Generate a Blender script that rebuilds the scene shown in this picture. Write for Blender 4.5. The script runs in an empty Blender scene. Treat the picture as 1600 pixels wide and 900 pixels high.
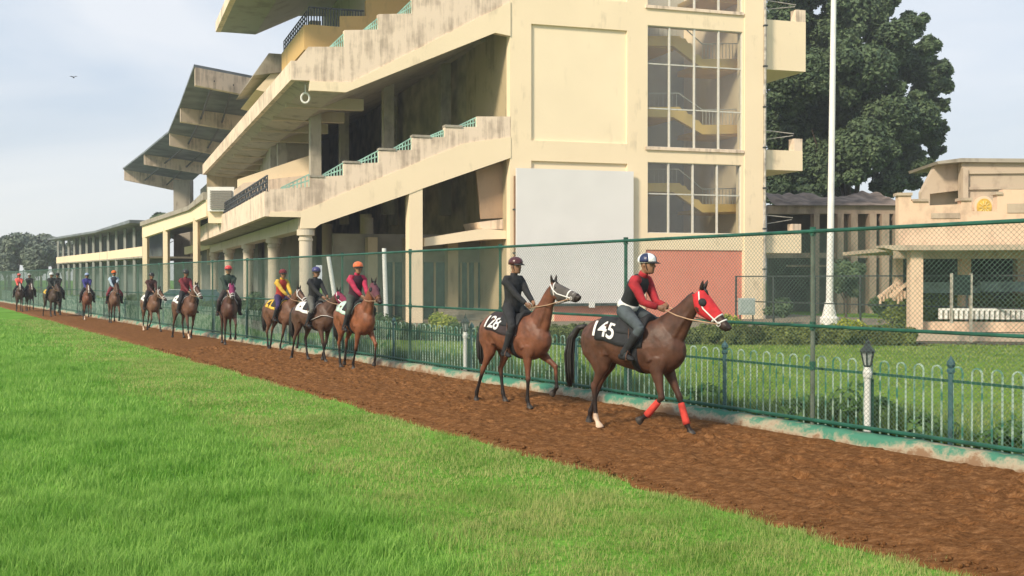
import bpy, bmesh, math, random
import numpy as np
from mathutils import Vector, Matrix

R = math.radians
rng = random.Random(7)
scene = bpy.context.scene
col = scene.collection

# ---------------------------------------------------------------- camera
F = 1450.0            # focal length in pixels of a 1600 wide frame
CAMH = 2.2
HOR = 436.0           # pixel row of the horizon
PITCH = math.atan((450.0 - HOR) / F)
cam_data = bpy.data.cameras.new('camera')
cam = bpy.data.objects.new('camera', cam_data)
col.objects.link(cam)
cam.location = (0, 0, CAMH)
cam.rotation_euler = (math.pi / 2 - PITCH, 0, 0)
cam_data.sensor_width = 36.0
cam_data.lens = 36.0 * F / 1600.0
cam_data.clip_start = 0.1
cam_data.clip_end = 5000
scene.camera = cam

# ---------------------------------------------------------------- light
SUN_EL, SUN_AZ = R(36), R(-137)      # azimuth measured from +Y towards +X
SUN_STRENGTH = 2.7
world = bpy.data.worlds.new('World')
scene.world = world
world.use_nodes = True
wn, wl = world.node_tree.nodes, world.node_tree.links
wn.clear()
wo = wn.new('ShaderNodeOutputWorld')
sky = wn.new('ShaderNodeTexSky')
sky.sky_type = 'NISHITA'
sky.sun_disc = False
sky.sun_elevation = SUN_EL
sky.sun_rotation = SUN_AZ
sky.dust_density = 2.0
bg1 = wn.new('ShaderNodeBackground'); bg1.inputs['Strength'].default_value = 0.10
wl.new(sky.outputs[0], bg1.inputs['Color'])
tc = wn.new('ShaderNodeTexCoord')
mp = wn.new('ShaderNodeMapping'); mp.inputs['Scale'].default_value = (1.1, 1.1, 4.2)
mp.inputs['Rotation'].default_value = (0, R(14), 0)
wl.new(tc.outputs['Generated'], mp.inputs['Vector'])
nz = wn.new('ShaderNodeTexNoise'); nz.inputs['Scale'].default_value = 1.3
nz.inputs['Detail'].default_value = 6; nz.inputs['Roughness'].default_value = 0.5
nz.inputs['Distortion'].default_value = 0.5
wl.new(mp.outputs[0], nz.inputs['Vector'])
cr = wn.new('ShaderNodeValToRGB')
cr.color_ramp.elements[0].position = 0.40; cr.color_ramp.elements[0].color = (0.34, 0.43, 0.535, 1)
cr.color_ramp.elements[1].position = 0.66; cr.color_ramp.elements[1].color = (0.60, 0.62, 0.65, 1)
wl.new(nz.outputs[0], cr.inputs[0])
sx = wn.new('ShaderNodeSeparateXYZ'); wl.new(tc.outputs['Generated'], sx.inputs[0])
hr = wn.new('ShaderNodeMapRange'); hr.inputs[1].default_value = 0.0; hr.inputs[2].default_value = 0.20
hr.inputs[3].default_value = 0.9; hr.inputs[4].default_value = 0.0
wl.new(sx.outputs[2], hr.inputs[0])
mxh = wn.new('ShaderNodeMixRGB'); mxh.inputs[2].default_value = (0.63, 0.64, 0.62, 1)
wl.new(hr.outputs[0], mxh.inputs[0]); wl.new(cr.outputs[0], mxh.inputs[1])
bg2 = wn.new('ShaderNodeBackground'); bg2.inputs['Strength'].default_value = 0.90
wl.new(mxh.outputs[0], bg2.inputs['Color'])
ms = wn.new('ShaderNodeMixShader'); ms.inputs[0].default_value = 0.88
wl.new(bg1.outputs[0], ms.inputs[1]); wl.new(bg2.outputs[0], ms.inputs[2])
wl.new(ms.outputs[0], wo.inputs['Surface'])

sun_d = bpy.data.lights.new('sun', 'SUN')
sun_d.energy = SUN_STRENGTH
sun_d.angle = R(10)
sun_d.color = (1.0, 0.87, 0.67)
sun = bpy.data.objects.new('sun', sun_d)
col.objects.link(sun)
sdir = Vector((math.sin(SUN_AZ) * math.cos(SUN_EL), math.cos(SUN_AZ) * math.cos(SUN_EL), math.sin(SUN_EL)))
sun.rotation_euler = sdir.to_track_quat('Z', 'Y').to_euler()
sun.location = sdir * 60

vs = scene.view_settings
vs.view_transform = 'Standard'
vs.look = 'None'
vs.gamma = 1.0
vs.use_curve_mapping = False
vs.exposure = 0.82
scene.cycles.use_denoising = True
scene.cycles.max_bounces = 8
scene.cycles.transparent_max_bounces = 12
scene.cycles.caustics_reflective = False
scene.cycles.caustics_refractive = False

# ---------------------------------------------------------------- projection helpers (used to measure, world units out)
_cp, _sp = math.cos(PITCH), math.sin(PITCH)
def ray(px, py):
    x, up = (px - 800) / F, (450 - py) / F
    return Vector((x, _cp + up * _sp, -_sp + up * _cp))
def G(px, py, z=0.0):
    d = ray(px, py); t = (z - CAMH) / d.z
    return Vector((d.x * t, d.y * t, z))
def at(px, py, Y):
    d = ray(px, py); t = Y / d.y
    return Vector((d.x * t, Y, CAMH + d.z * t))

# ---------------------------------------------------------------- object helpers
def tag(o, label=None, cat=None, group=None, kind=None):
    if label: o['label'] = label
    if cat: o['category'] = cat
    if group: o['group'] = group
    if kind: o['kind'] = kind
    return o
def empty(name, loc=(0, 0, 0), rz=0.0, label=None, cat=None, group=None):
    o = bpy.data.objects.new(name, None)
    col.objects.link(o)
    o.location = loc; o.rotation_euler = (0, 0, rz)
    o.empty_display_size = 0.2
    return tag(o, label, cat, group)
def world_loc(o):
    v = Vector((0, 0, 0))
    while o is not None:
        v += Vector(o.location); o = o.parent
    return v
def link_mesh(name, verts, faces, m, parent=None, smooth=False, local=False, tri=False):
    me = bpy.data.meshes.new(name)
    off = Vector((0, 0, 0)) if (parent is None or local) else world_loc(parent)
    me.from_pydata([tuple(Vector(v) - off) for v in verts], [], faces)
    if m is not None: me.materials.append(m)
    bm = bmesh.new(); bm.from_mesh(me)
    bmesh.ops.recalc_face_normals(bm, faces=bm.faces[:])
    big = [f for f in bm.faces if len(f.verts) > 4]
    if big: bmesh.ops.triangulate(bm, faces=big)
    bm.to_mesh(me); bm.free()
    if smooth:
        me.polygons.foreach_set('use_smooth', [True] * len(me.polygons))
        me.update()
    o = bpy.data.objects.new(name, me)
    col.objects.link(o)
    if parent is not None: o.parent = parent
    return o
class MB:
    def __init__(s): s.v = []; s.f = []
    def add(s, vs, fs):
        n = len(s.v); s.v += [tuple(v) for v in vs]; s.f += [tuple(i + n for i in f) for f in fs]
    def hexa(s, c):   # 8 corners, bottom 4 then top 4
        s.add(c, [(0, 3, 2, 1), (4, 5, 6, 7), (0, 1, 5, 4), (1, 2, 6, 5), (2, 3, 7, 6), (3, 0, 4, 7)])
    def box(s, x0, x1, y0, y1, z0, z1):
        s.hexa([(x0, y0, z0), (x1, y0, z0), (x1, y1, z0), (x0, y1, z0), (x0, y0, z1), (x1, y0, z1), (x1, y1, z1), (x0, y1, z1)])
    def bar(s, p, q, w, h=None, n=4, caps=True):
        p, q = Vector(p), Vector(q); h = h or w
        d = (q - p)
        if d.length < 1e-6: return
        d.normalize()
        a = Vector((0, 0, 1)) if abs(d.z) < 0.95 else Vector((0, 1, 0))
        r = d.cross(a).normalized(); u = r.cross(d).normalized()
        vs = []
        for c in (p, q):
            for k in range(n):
                t = 2 * math.pi * (k + 0.5) / n
                k2 = math.sqrt(2) if n == 4 else 1.0
                vs.append(c + r * (math.cos(t) * w * 0.5 * k2) + u * (math.sin(t) * h * 0.5 * k2))
        fs = [(k, (k + 1) % n, n + (k + 1) % n, n + k) for k in range(n)]
        if caps: fs += [tuple(range(n))[::-1], tuple(range(n, 2 * n))]
        s.add(vs, fs)
    def lathe(s, base, prof, n=12):   # prof: (z, r)
        b = Vector(base); vs = []; fs = []
        for z, r in prof:
            for k in range(n):
                t = 2 * math.pi * k / n
                vs.append(b + Vector((r * math.cos(t), r * math.sin(t), z)))
        for i in range(len(prof) - 1):
            for k in range(n):
                fs.append((i * n + k, i * n + (k + 1) % n, (i + 1) * n + (k + 1) % n, (i + 1) * n + k))
        fs += [tuple(range(n))[::-1], tuple(range((len(prof) - 1) * n, len(prof) * n))]
        s.add(vs, fs)
    def prism(s, pts0, pts1):
        n = len(pts0)
        s.add(list(pts0) + list(pts1), [tuple(range(n))[::-1], tuple(range(n, 2 * n))] +
              [(k, (k + 1) % n, n + (k + 1) % n, n + k) for k in range(n)])
    def build(s, name, m, parent=None, smooth=False, local=False):
        return link_mesh(name, s.v, s.f, m, parent, smooth, local)

# ---------------------------------------------------------------- materials
MATS = {}
def newmat(name):
    m = bpy.data.materials.new(name); m.use_nodes = True
    n, l = m.node_tree.nodes, m.node_tree.links
    p = n['Principled BSDF']
    return m, n, l, p
def c4(c): return (c[0], c[1], c[2], 1)
def plain(name, c, rough=0.6, metal=0.0, var=0.12, scale=8.0, bump=0.0, bscale=40.0, spec=None, dark=None):
    """colour broken up by object-space noise, optional bump"""
    if name in MATS: return MATS[name]
    m, n, l, p = newmat(name)
    t = n.new('ShaderNodeTexCoord')
    a = n.new('ShaderNodeTexNoise'); a.inputs['Scale'].default_value = scale; a.inputs['Detail'].default_value = 5
    l.new(t.outputs['Object'], a.inputs['Vector'])
    r = n.new('ShaderNodeValToRGB')
    lo = dark or tuple(x * (1 - var) for x in c)
    hi = tuple(min(1, x * (1 + var)) for x in c)
    r.color_ramp.elements[0].position = 0.35; r.color_ramp.elements[0].color = c4(lo)
    r.color_ramp.elements[1].position = 0.65; r.color_ramp.elements[1].color = c4(hi)
    l.new(a.outputs[0], r.inputs[0]); l.new(r.outputs[0], p.inputs['Base Color'])
    p.inputs['Roughness'].default_value = rough
    p.inputs['Metallic'].default_value = metal
    if spec is not None: p.inputs['Specular IOR Level'].default_value = spec
    if bump:
        b = n.new('ShaderNodeTexNoise'); b.inputs['Scale'].default_value = bscale; b.inputs['Detail'].default_value = 4
        l.new(t.outputs['Object'], b.inputs['Vector'])
        bp = n.new('ShaderNodeBump'); bp.inputs['Strength'].default_value = bump; bp.inputs['Distance'].default_value = 0.02
        l.new(b.outputs[0], bp.inputs['Height']); l.new(bp.outputs[0], p.inputs['Normal'])
    MATS[name] = m
    return m
def weathered(name, c, stain, amount=0.5, streak=1.0, rough=0.8, vs=0.25, thresh=0.5):
    """painted render with vertical run-off streaks and blotches that belong to the wall"""
    if name in MATS: return MATS[name]
    m, n, l, p = newmat(name)
    g = n.new('ShaderNodeNewGeometry')
    mpn = n.new('ShaderNodeMapping'); mpn.inputs['Scale'].default_value = (1.5 * streak, 1.5 * streak, vs)
    l.new(g.outputs['Position'], mpn.inputs['Vector'])
    a = n.new('ShaderNodeTexNoise'); a.inputs['Scale'].default_value = 1.6; a.inputs['Detail'].default_value = 8; a.inputs['Roughness'].default_value = 0.65
    l.new(mpn.outputs[0], a.inputs['Vector'])
    b = n.new('ShaderNodeTexNoise'); b.inputs['Scale'].default_value = 0.8; b.inputs['Detail'].default_value = 7; b.inputs['Roughness'].default_value = 0.6
    l.new(g.outputs['Position'], b.inputs['Vector'])
    ad = n.new('ShaderNodeMath'); ad.operation = 'MULTIPLY'
    l.new(a.outputs[0], ad.inputs[0]); l.new(b.outputs[0], ad.inputs[1])
    r = n.new('ShaderNodeMapRange'); r.inputs[1].default_value = thresh * 0.5; r.inputs[2].default_value = thresh * 0.5 + 0.13
    r.inputs[3].default_value = 0.0; r.inputs[4].default_value = amount
    l.new(ad.outputs[0], r.inputs[0])
    f = n.new('ShaderNodeTexNoise'); f.inputs['Scale'].default_value = 0.45; f.inputs['Detail'].default_value = 3
    l.new(g.outputs['Position'], f.inputs['Vector'])
    base = n.new('ShaderNodeMixRGB'); base.inputs[1].default_value = c4(tuple(x * 0.93 for x in c)); base.inputs[2].default_value = c4(tuple(min(1, x * 1.06) for x in c))
    l.new(f.outputs[0], base.inputs[0])
    mx = n.new('ShaderNodeMixRGB'); mx.inputs[2].default_value = c4(stain)
    l.new(r.outputs[0], mx.inputs[0]); l.new(base.outputs[0], mx.inputs[1])
    l.new(mx.outputs[0], p.inputs['Base Color'])
    p.inputs['Roughness'].default_value = rough
    bb = n.new('ShaderNodeTexNoise'); bb.inputs['Scale'].default_value = 9; bb.inputs['Detail'].default_value = 6
    l.new(g.outputs['Position'], bb.inputs['Vector'])
    bp = n.new('ShaderNodeBump'); bp.inputs['Strength'].default_value = 0.25; bp.inputs['Distance'].default_value = 0.02
    l.new(bb.outputs[0], bp.inputs['Height']); l.new(bp.outputs[0], p.inputs['Normal'])
    MATS[name] = m
    return m
def leafmat(name, c1, c2, c3=None, trans=0.25):
    if name in MATS: return MATS[name]
    m, n, l, p = newmat(name)
    g = n.new('ShaderNodeNewGeometry')
    r = n.new('ShaderNodeValToRGB')
    r.color_ramp.elements[0].color = c4(c1); r.color_ramp.elements[1].color = c4(c2)
    if c3:
        e = r.color_ramp.elements.new(0.93); e.color = c4(c3)
    nz = n.new('ShaderNodeTexNoise'); nz.inputs['Scale'].default_value = 0.9; nz.inputs['Detail'].default_value = 3
    l.new(g.outputs['Position'], nz.inputs['Vector'])
    mm = n.new('ShaderNodeMath'); mm.operation = 'MULTIPLY_ADD'; mm.inputs[1].default_value = 0.55
    l.new(g.outputs['Random Per Island'], mm.inputs[0])
    m2 = n.new('ShaderNodeMath'); m2.operation = 'MULTIPLY_ADD'; m2.inputs[1].default_value = 1.5; m2.inputs[2].default_value = -0.5
    l.new(nz.outputs[0], m2.inputs[0]); l.new(m2.outputs[0], mm.inputs[2])
    l.new(mm.outputs[0], r.inputs[0])
    l.new(r.outputs[0], p.inputs['Base Color'])
    p.inputs['Roughness'].default_value = 0.6
    p.inputs['Specular IOR Level'].default_value = 0.25
    if trans:
        t = n.new('ShaderNodeBsdfTranslucent'); l.new(r.outputs[0], t.inputs['Color'])
        mxs = n.new('ShaderNodeMixShader'); mxs.inputs[0].default_value = trans
        l.new(p.outputs[0], mxs.inputs[1]); l.new(t.outputs[0], mxs.inputs[2])
        l.new(mxs.outputs[0], n['Material Output'].inputs['Surface'])
    MATS[name] = m
    return m

CREAM = (0.76, 0.62, 0.43)
M_cream = weathered('cream_paint', (0.87, 0.71, 0.50), (0.30, 0.24, 0.17), 0.35, thresh=0.62)
M_panel = weathered('panel_paint', (0.89, 0.74, 0.53), (0.45, 0.36, 0.25), 0.2, thresh=0.66)
M_dirty = weathered('stained_cream', (0.80, 0.64, 0.50), (0.22, 0.16, 0.12), 0.6, streak=1.6, thresh=0.46, vs=0.2)
M_gold = weathered('ochre_paint', (0.62, 0.40, 0.16), (0.25, 0.18, 0.10), 0.4, thresh=0.56)
M_conc = weathered('bare_concrete', (0.36, 0.32, 0.26), (0.12, 0.10, 0.08), 0.6, thresh=0.5)
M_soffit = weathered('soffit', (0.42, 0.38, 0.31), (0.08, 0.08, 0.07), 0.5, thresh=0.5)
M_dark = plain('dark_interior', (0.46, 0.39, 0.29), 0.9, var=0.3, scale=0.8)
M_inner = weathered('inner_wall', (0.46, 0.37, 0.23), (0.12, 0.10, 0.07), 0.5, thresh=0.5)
M_col = weathered('column_paint', (0.64, 0.55, 0.43), (0.30, 0.25, 0.20), 0.5, thresh=0.54)
M_white = plain('white_paint', (0.78, 0.77, 0.74), 0.5, var=0.06, scale=2)
M_board = plain('board_white', (0.74, 0.715, 0.71), 0.55, var=0.03, scale=0.6)
M_red = weathered('salmon_paint', (0.70, 0.25, 0.18), (0.5, 0.28, 0.22), 0.35, thresh=0.6)
M_green = plain('fence_green', (0.012, 0.085, 0.055), 0.45, var=0.3, scale=5)
M_wire = plain('fence_wire', (0.10, 0.17, 0.13), 0.5, metal=0.2, var=0.2)
M_palegreen = plain('pale_green_rail', (0.30, 0.50, 0.42), 0.5, var=0.25, scale=3)
M_darkmetal = plain('dark_metal', (0.05, 0.055, 0.06), 0.5, metal=0.3, var=0.3)
M_rust = plain('rust_grey_pipe', (0.42, 0.38, 0.33), 0.5, metal=0.2, var=0.35, scale=4)
# ================================================================ ground
# the track runs straight: s metres along the kerb (away from us), w metres towards the turf
K0 = Vector((5.75, 10.42, 0)); KD = Vector((-0.573, 0.819, 0)).normalized(); KM = Vector((-KD.y, KD.x, 0)) * 1.0
if KM.dot(-K0) < 0: KM = -KM
def SW(s, w, z=0.0):
    p = K0 + KD * s + KM * w
    return Vector((p.x, p.y, z))
def edge_w(s): return max(1.2, 3.95 - 0.027 * s)

def vnoise(x, y, seed=0):
    """smooth value noise on numpy arrays"""
    x0 = np.floor(x).astype(np.int64); y0 = np.floor(y).astype(np.int64)
    fx = x - x0; fy = y - y0
    fx = fx * fx * (3 - 2 * fx); fy = fy * fy * (3 - 2 * fy)
    def h(a, b):
        n = (a * 374761393 + b * 668265263 + seed * 982451653) & 0x7fffffff
        n = ((n ^ (n >> 13)) * 1274126177) & 0x7fffffff
        return ((n ^ (n >> 16)) & 0xffff) / 65535.0
    return (h(x0, y0) * (1 - fx) + h(x0 + 1, y0) * fx) * (1 - fy) + (h(x0, y0 + 1) * (1 - fx) + h(x0 + 1, y0 + 1) * fx) * fy

def fast_mesh(name, verts, quads=None, tris=None, m=None, smooth=False):
    me = bpy.data.meshes.new(name)
    nq = 0 if quads is None else len(quads); nt = 0 if tris is None else len(tris)
    me.vertices.add(len(verts)); me.vertices.foreach_set('co', np.asarray(verts, dtype=np.float32).ravel())
    loops = []
    if nq: loops.append(np.asarray(quads, dtype=np.int32).ravel())
    if nt: loops.append(np.asarray(tris, dtype=np.int32).ravel())
    loops = np.concatenate(loops)
    me.loops.add(len(loops)); me.loops.foreach_set('vertex_index', loops)
    st = np.concatenate([np.arange(nq) * 4, nq * 4 + np.arange(nt) * 3]).astype(np.int32)
    me.polygons.add(nq + nt); me.polygons.foreach_set('loop_start', st)
    if smooth: me.polygons.foreach_set('use_smooth', np.ones(nq + nt, dtype=bool))
    me.update(calc_edges=True); me.validate()
    if m: me.materials.append(m)
    o = bpy.data.objects.new(name, me); col.objects.link(o)
    return o

# --- lawn / soil under everything
def ground_mat(name, cols, scale, bump=0.4, fine=30.0, stretch=None):
    m, n, l, p = newmat(name)
    g = n.new('ShaderNodeNewGeometry')
    vec = g.outputs['Position']
    if stretch:
        mpn = n.new('ShaderNodeMapping'); mpn.inputs['Rotation'].default_value = (0, 0, stretch[0]); mpn.inputs['Scale'].default_value = stretch[1]
        l.new(vec, mpn.inputs['Vector']); vec = mpn.outputs[0]
    a = n.new('ShaderNodeTexNoise'); a.inputs['Scale'].default_value = scale; a.inputs['Detail'].default_value = 9; a.inputs['Roughness'].default_value = 0.68
    l.new(vec, a.inputs['Vector'])
    r = n.new('ShaderNodeValToRGB')
    while len(r.color_ramp.elements) < len(cols): r.color_ramp.elements.new(0.5)
    for k, c in enumerate(cols):
        r.color_ramp.elements[k].position = 0.3 + 0.4 * k / (len(cols) - 1); r.color_ramp.elements[k].color = c4(c)
    l.new(a.outputs[0], r.inputs[0])
    b = n.new('ShaderNodeTexNoise'); b.inputs['Scale'].default_value = fine; b.inputs['Detail'].default_value = 5; b.inputs['Roughness'].default_value = 0.7
    l.new(vec, b.inputs['Vector'])
    q = n.new('ShaderNodeMapRange'); q.inputs[1].default_value = 0.3; q.inputs[2].default_value = 0.7; q.inputs[3].default_value = 0.6; q.inputs[4].default_value = 1.35
    l.new(b.outputs[0], q.inputs[0])
    mx = n.new('ShaderNodeVectorMath'); mx.operation = 'SCALE'
    l.new(r.outputs[0], mx.inputs[0]); l.new(q.outputs[0], mx.inputs['Scale'])
    l.new(mx.outputs[0], p.inputs['Base Color'])
    p.inputs['Roughness'].default_value = 0.95; p.inputs['Specular IOR Level'].default_value = 0.02
    bp = n.new('ShaderNodeBump'); bp.inputs['Strength'].default_value = bump; bp.inputs['Distance'].default_value = 0.03
    l.new(b.outputs[0], bp.inputs['Height']); l.new(bp.outputs[0], p.inputs['Normal'])
    return m
M_turf = ground_mat('turf_soil', [(0.08, 0.18, 0.02), (0.13, 0.29, 0.04), (0.18, 0.37, 0.06)], 0.5, 0.6, 14)
M_lawn = ground_mat('lawn_green', [(0.10, 0.17, 0.025), (0.14, 0.24, 0.035), (0.20, 0.28, 0.05)], 0.6, 0.4, 18)
M_dirt = ground_mat('track_sand', [(0.10, 0.043, 0.016), (0.20, 0.090, 0.035), (0.33, 0.165, 0.072)], 9.0, 0.8, 42, (R(35), (1, 2.2, 1)))
M_pave = ground_mat('paving', [(0.20, 0.17, 0.13), (0.27, 0.23, 0.18)], 1.2, 0.2, 20)
M_soil = ground_mat('bed_soil', [(0.07, 0.045, 0.025), (0.11, 0.07, 0.04)], 2, 0.6, 20)

MB_ = MB(); MB_.add([(-900, -60, -0.02), (900, -60, -0.02), (900, 1500, -0.02), (-900, 1500, -0.02)], [(0, 1, 2, 3)])
tag(MB_.build('ground', M_turf), kind='structure')
b = MB()   # lawn behind the kerb
b.add([SW(-40, -0.3, 0.03), SW(260, -0.3, 0.03), SW(260, -60, 0.03), SW(-40, -90, 0.03)], [(0, 1, 2, 3)])
tag(b.build('lawn', M_lawn), kind='structure')

# --- dirt track with raked lumps
def track_sheet(s0, s1, ds, dw, amp):
    R_ = None; ns = int((s1 - s0) / ds) + 1; nw = int(4.3 / dw) + 1
    s = np.linspace(s0, s1, ns)[:, None] * np.ones((1, nw)); t = np.linspace(0, 1, nw)[None, :] * np.ones((ns, 1))
    ew = np.maximum(1.2, 3.95 - 0.027 * s) + 0.16 * (vnoise(s * 1.1, s * 0 + 3) - 0.5) + 0.12 * (vnoise(s * 4.3, s * 0 + 8) - 0.5)
    w = -0.02 + t * (ew + 0.02)
    h = (0.50 * vnoise(s * 3.0, w * 5.0, 1) + 0.30 * vnoise(s * 7 + w * 2, w * 11.0, 2) + 0.22 * vnoise(s * 17, w * 23, 3) + 0.30 * vnoise(s * 27, w * 29, 4))
    rut = 0.3 * np.sin(w * 9.0 + 2 * vnoise(s * 0.5, w, 6))
    edge = np.clip(t * 12, 0, 1) * np.clip((1 - t) * 9, 0, 1)
    z = np.where(t >= .999, -0.04, 0.012) + edge * amp * (h + 0.25 * rut * 0.3)
    if ds < .1:      # hoof prints pressed into the loose soil
        rp = np.random.RandomState(8)
        for _ in range(620):
            cs = rp.uniform(s0, s1); cw = np.clip(rp.normal(1.55, .75), .25, 3.6); i0 = int((cs - s0) / ds)
            a = slice(max(0, i0 - 6), i0 + 7); dd = np.sqrt(((s[a] - cs) / 1.15) ** 2 + (w[a] - cw) ** 2) / rp.uniform(.055, .085)
            z[a] += -.045 * np.exp(-dd ** 4) + .022 * np.exp(-((dd - 1.45) / .35) ** 2)
        z = np.maximum(z, np.where(t >= .999, -.04, .003))
    X = K0.x + KD.x * s + KM.x * w; Y = K0.y + KD.y * s + KM.y * w
    v = np.stack([X, Y, z], -1).reshape(-1, 3)
    i = np.arange(ns - 1)[:, None] * nw + np.arange(nw - 1)[None, :]
    q = np.stack([i, i + 1, i + nw + 1, i + nw], -1).reshape(-1, 4)
    return v, q
v1, q1 = track_sheet(-9, 24, 0.030, 0.030, 0.08)
v2, q2 = track_sheet(24, 230, 0.30, 0.20, 0.06)
tag(fast_mesh('dirt_track', np.concatenate([v1, v2]), quads=np.concatenate([q1, q2 + len(v1)]), m=M_dirt, smooth=True), kind='structure')

# loose clods thrown up on the track
r = np.random.RandomState(5); N = 16000
s = -9 + 34 * r.uniform(0, 1, N) ** 1.15; w = r.uniform(.05, 1, N) * (3.95 - .027 * s) - .02
sz = r.uniform(.006, .022, N) * (1 + (r.uniform(0, 1, N) > .96) * .9)
C_ = np.stack([K0.x + KD.x * s + KM.x * w, K0.y + KD.y * s + KM.y * w, .040 + 0 * s], -1)
oc = np.array([(1, 0, 0), (0, 1, 0), (-1, 0, 0), (0, -1, 0), (0, 0, .8), (0, 0, -1.2)])
Vc = C_[:, None, :] + oc[None] * sz[:, None, None] * r.uniform(.6, 1.3, (N, 6, 1))
Tt = np.array([(0, 1, 4), (1, 2, 4), (2, 3, 4), (3, 0, 4), (1, 0, 5), (2, 1, 5), (3, 2, 5), (0, 3, 5)])
tag(fast_mesh('loose_clods', Vc.reshape(-1, 3), tris=(np.arange(N)[:, None, None] * 6 + Tt[None]).reshape(-1, 3), m=M_dirt), 'loose brown clods scattered over the dirt track', 'soil', kind='stuff')

# --- kerb: cast concrete with flaking green paint, broken edge
m, n, l, p = newmat('kerb_paint')
g = n.new('ShaderNodeNewGeometry')
a = n.new('ShaderNodeTexNoise'); a.inputs['Scale'].default_value = 1.7; a.inputs['Detail'].default_value = 10; a.inputs['Roughness'].default_value = 0.75
l.new(g.outputs['Position'], a.inputs['Vector'])
sz = n.new('ShaderNodeSeparateXYZ'); l.new(g.outputs['Position'], sz.inputs[0])
ma = n.new('ShaderNodeMath'); ma.operation = 'MULTIPLY_ADD'; ma.inputs[1].default_value = 1.0
l.new(sz.outputs[2], ma.inputs[0]); l.new(a.outputs[0], ma.inputs[2])
r = n.new('ShaderNodeValToRGB')
r.color_ramp.elements[0].position = 0.59; r.color_ramp.elements[0].color = (0.36, 0.31, 0.22, 1)
r.color_ramp.elements[1].position = 0.70; r.color_ramp.elements[1].color = (0.05, 0.20, 0.13, 1)
e = r.color_ramp.elements.new(0.50); e.color = (0.22, 0.13, 0.07, 1)
l.new(ma.outputs[0], r.inputs[0]); l.new(r.outputs[0], p.inputs['Base Color']); p.inputs['Roughness'].default_value = 0.85
bp = n.new('ShaderNodeBump'); bp.inputs['Strength'].default_value = 0.7; bp.inputs['Distance'].default_value = 0.03
l.new(a.outputs[0], bp.inputs['Height']); l.new(bp.outputs[0], p.inputs['Normal'])
M_kerb = m
ss = np.concatenate([np.arange(-9, 30, 0.12), np.arange(30, 230, 1.0)])
prof = [(0.10, -0.03), (0.085, 0.06), (0.05, 0.15), (0.01, 0.185), (-0.18, 0.19), (-0.22, 0.17), (-0.22, -0.02)]
vs_, qs_ = [], []
for i, s in enumerate(ss):
    for j, (w, z) in enumerate(prof):
        jit = rng.uniform(-0.022, 0.022) if j in (1, 2, 3) else 0
        q = SW(s, w + jit, z + (rng.uniform(-0.016, 0.008) if j in (2, 3, 4) else 0))
        vs_.append((q.x, q.y, q.z))
    if i:
        for j in range(len(prof) - 1):
            k = i * len(prof) + j
            qs_.append((k - len(prof), k, k + 1, k + 1 - len(prof)))
tag(fast_mesh('kerb', vs_, quads=qs_, m=M_kerb, smooth=True), kind='structure')

# --- grass blades
def blades(name, X, Y, H, Wd, lean, m, z0=0.0, two=True, seed=1):
    r = np.random.RandomState(seed); N = len(X)
    a = r.uniform(0, 2 * np.pi, N); b_ = a + np.pi / 2 + r.uniform(-.5, .5, N)
    ux, uy = np.cos(a) * Wd / 2, np.sin(a) * Wd / 2
    lx, ly = np.cos(b_) * lean * H, np.sin(b_) * lean * H
    z = np.full(N, z0)
    if two:
        P = np.stack([np.stack([X - ux, Y - uy, z], -1), np.stack([X + ux, Y + uy, z], -1),
                      np.stack([X + lx * .35 + ux * .75, Y + ly * .35 + uy * .75, z + H * .6], -1),
                      np.stack([X + lx * .35 - ux * .75, Y + ly * .35 - uy * .75, z + H * .6], -1),
                      np.stack([X + lx, Y + ly, z + H], -1)], 1).reshape(-1, 3)
        i = np.arange(N)[:, None] * 5
        o = fast_mesh(name, P, quads=i + np.array([[0, 1, 2, 3]]), tris=i + np.array([[3, 2, 4]]), m=m)
    else:
        P = np.stack([np.stack([X - ux, Y - uy, z], -1), np.stack([X + ux, Y + uy, z], -1), np.stack([X + lx, Y + ly, z + H], -1)], 1).reshape(-1, 3)
        o = fast_mesh(name, P, tris=np.arange(N)[:, None] * 3 + np.array([[0, 1, 2]]), m=m)
    return o
M_grass = leafmat('grass_blades', (0.13, 0.34, 0.03), (0.225, 0.50, 0.06), (0.35, 0.56, 0.13), 0.45)
M_grass2 = leafmat('grass_blades_short', (0.17, 0.34, 0.045), (0.31, 0.49, 0.09), (0.52, 0.51, 0.20), 0.45)
def scatter(dens, y0, y1, seed, wmin=0.0, wmax=1e9, side=0.62):
    r = np.random.RandomState(seed)
    A = side * (y1 + y0) * (y1 - y0)
    N = int(A * dens)
    Y = np.sqrt(r.uniform(y0 ** 2, y1 ** 2, N)); X = Y * r.uniform(-side, side, N)
    rx, ry = X - K0.x, Y - K0.y
    s = rx * KD.x + ry * KD.y; w = rx * KM.x + ry * KM.y
    return X, Y, s, w - np.maximum(1.2, 3.95 - 0.027 * s), w
XS, YS, HS, WS, LS, KS = [], [], [], [], [], []
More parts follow.
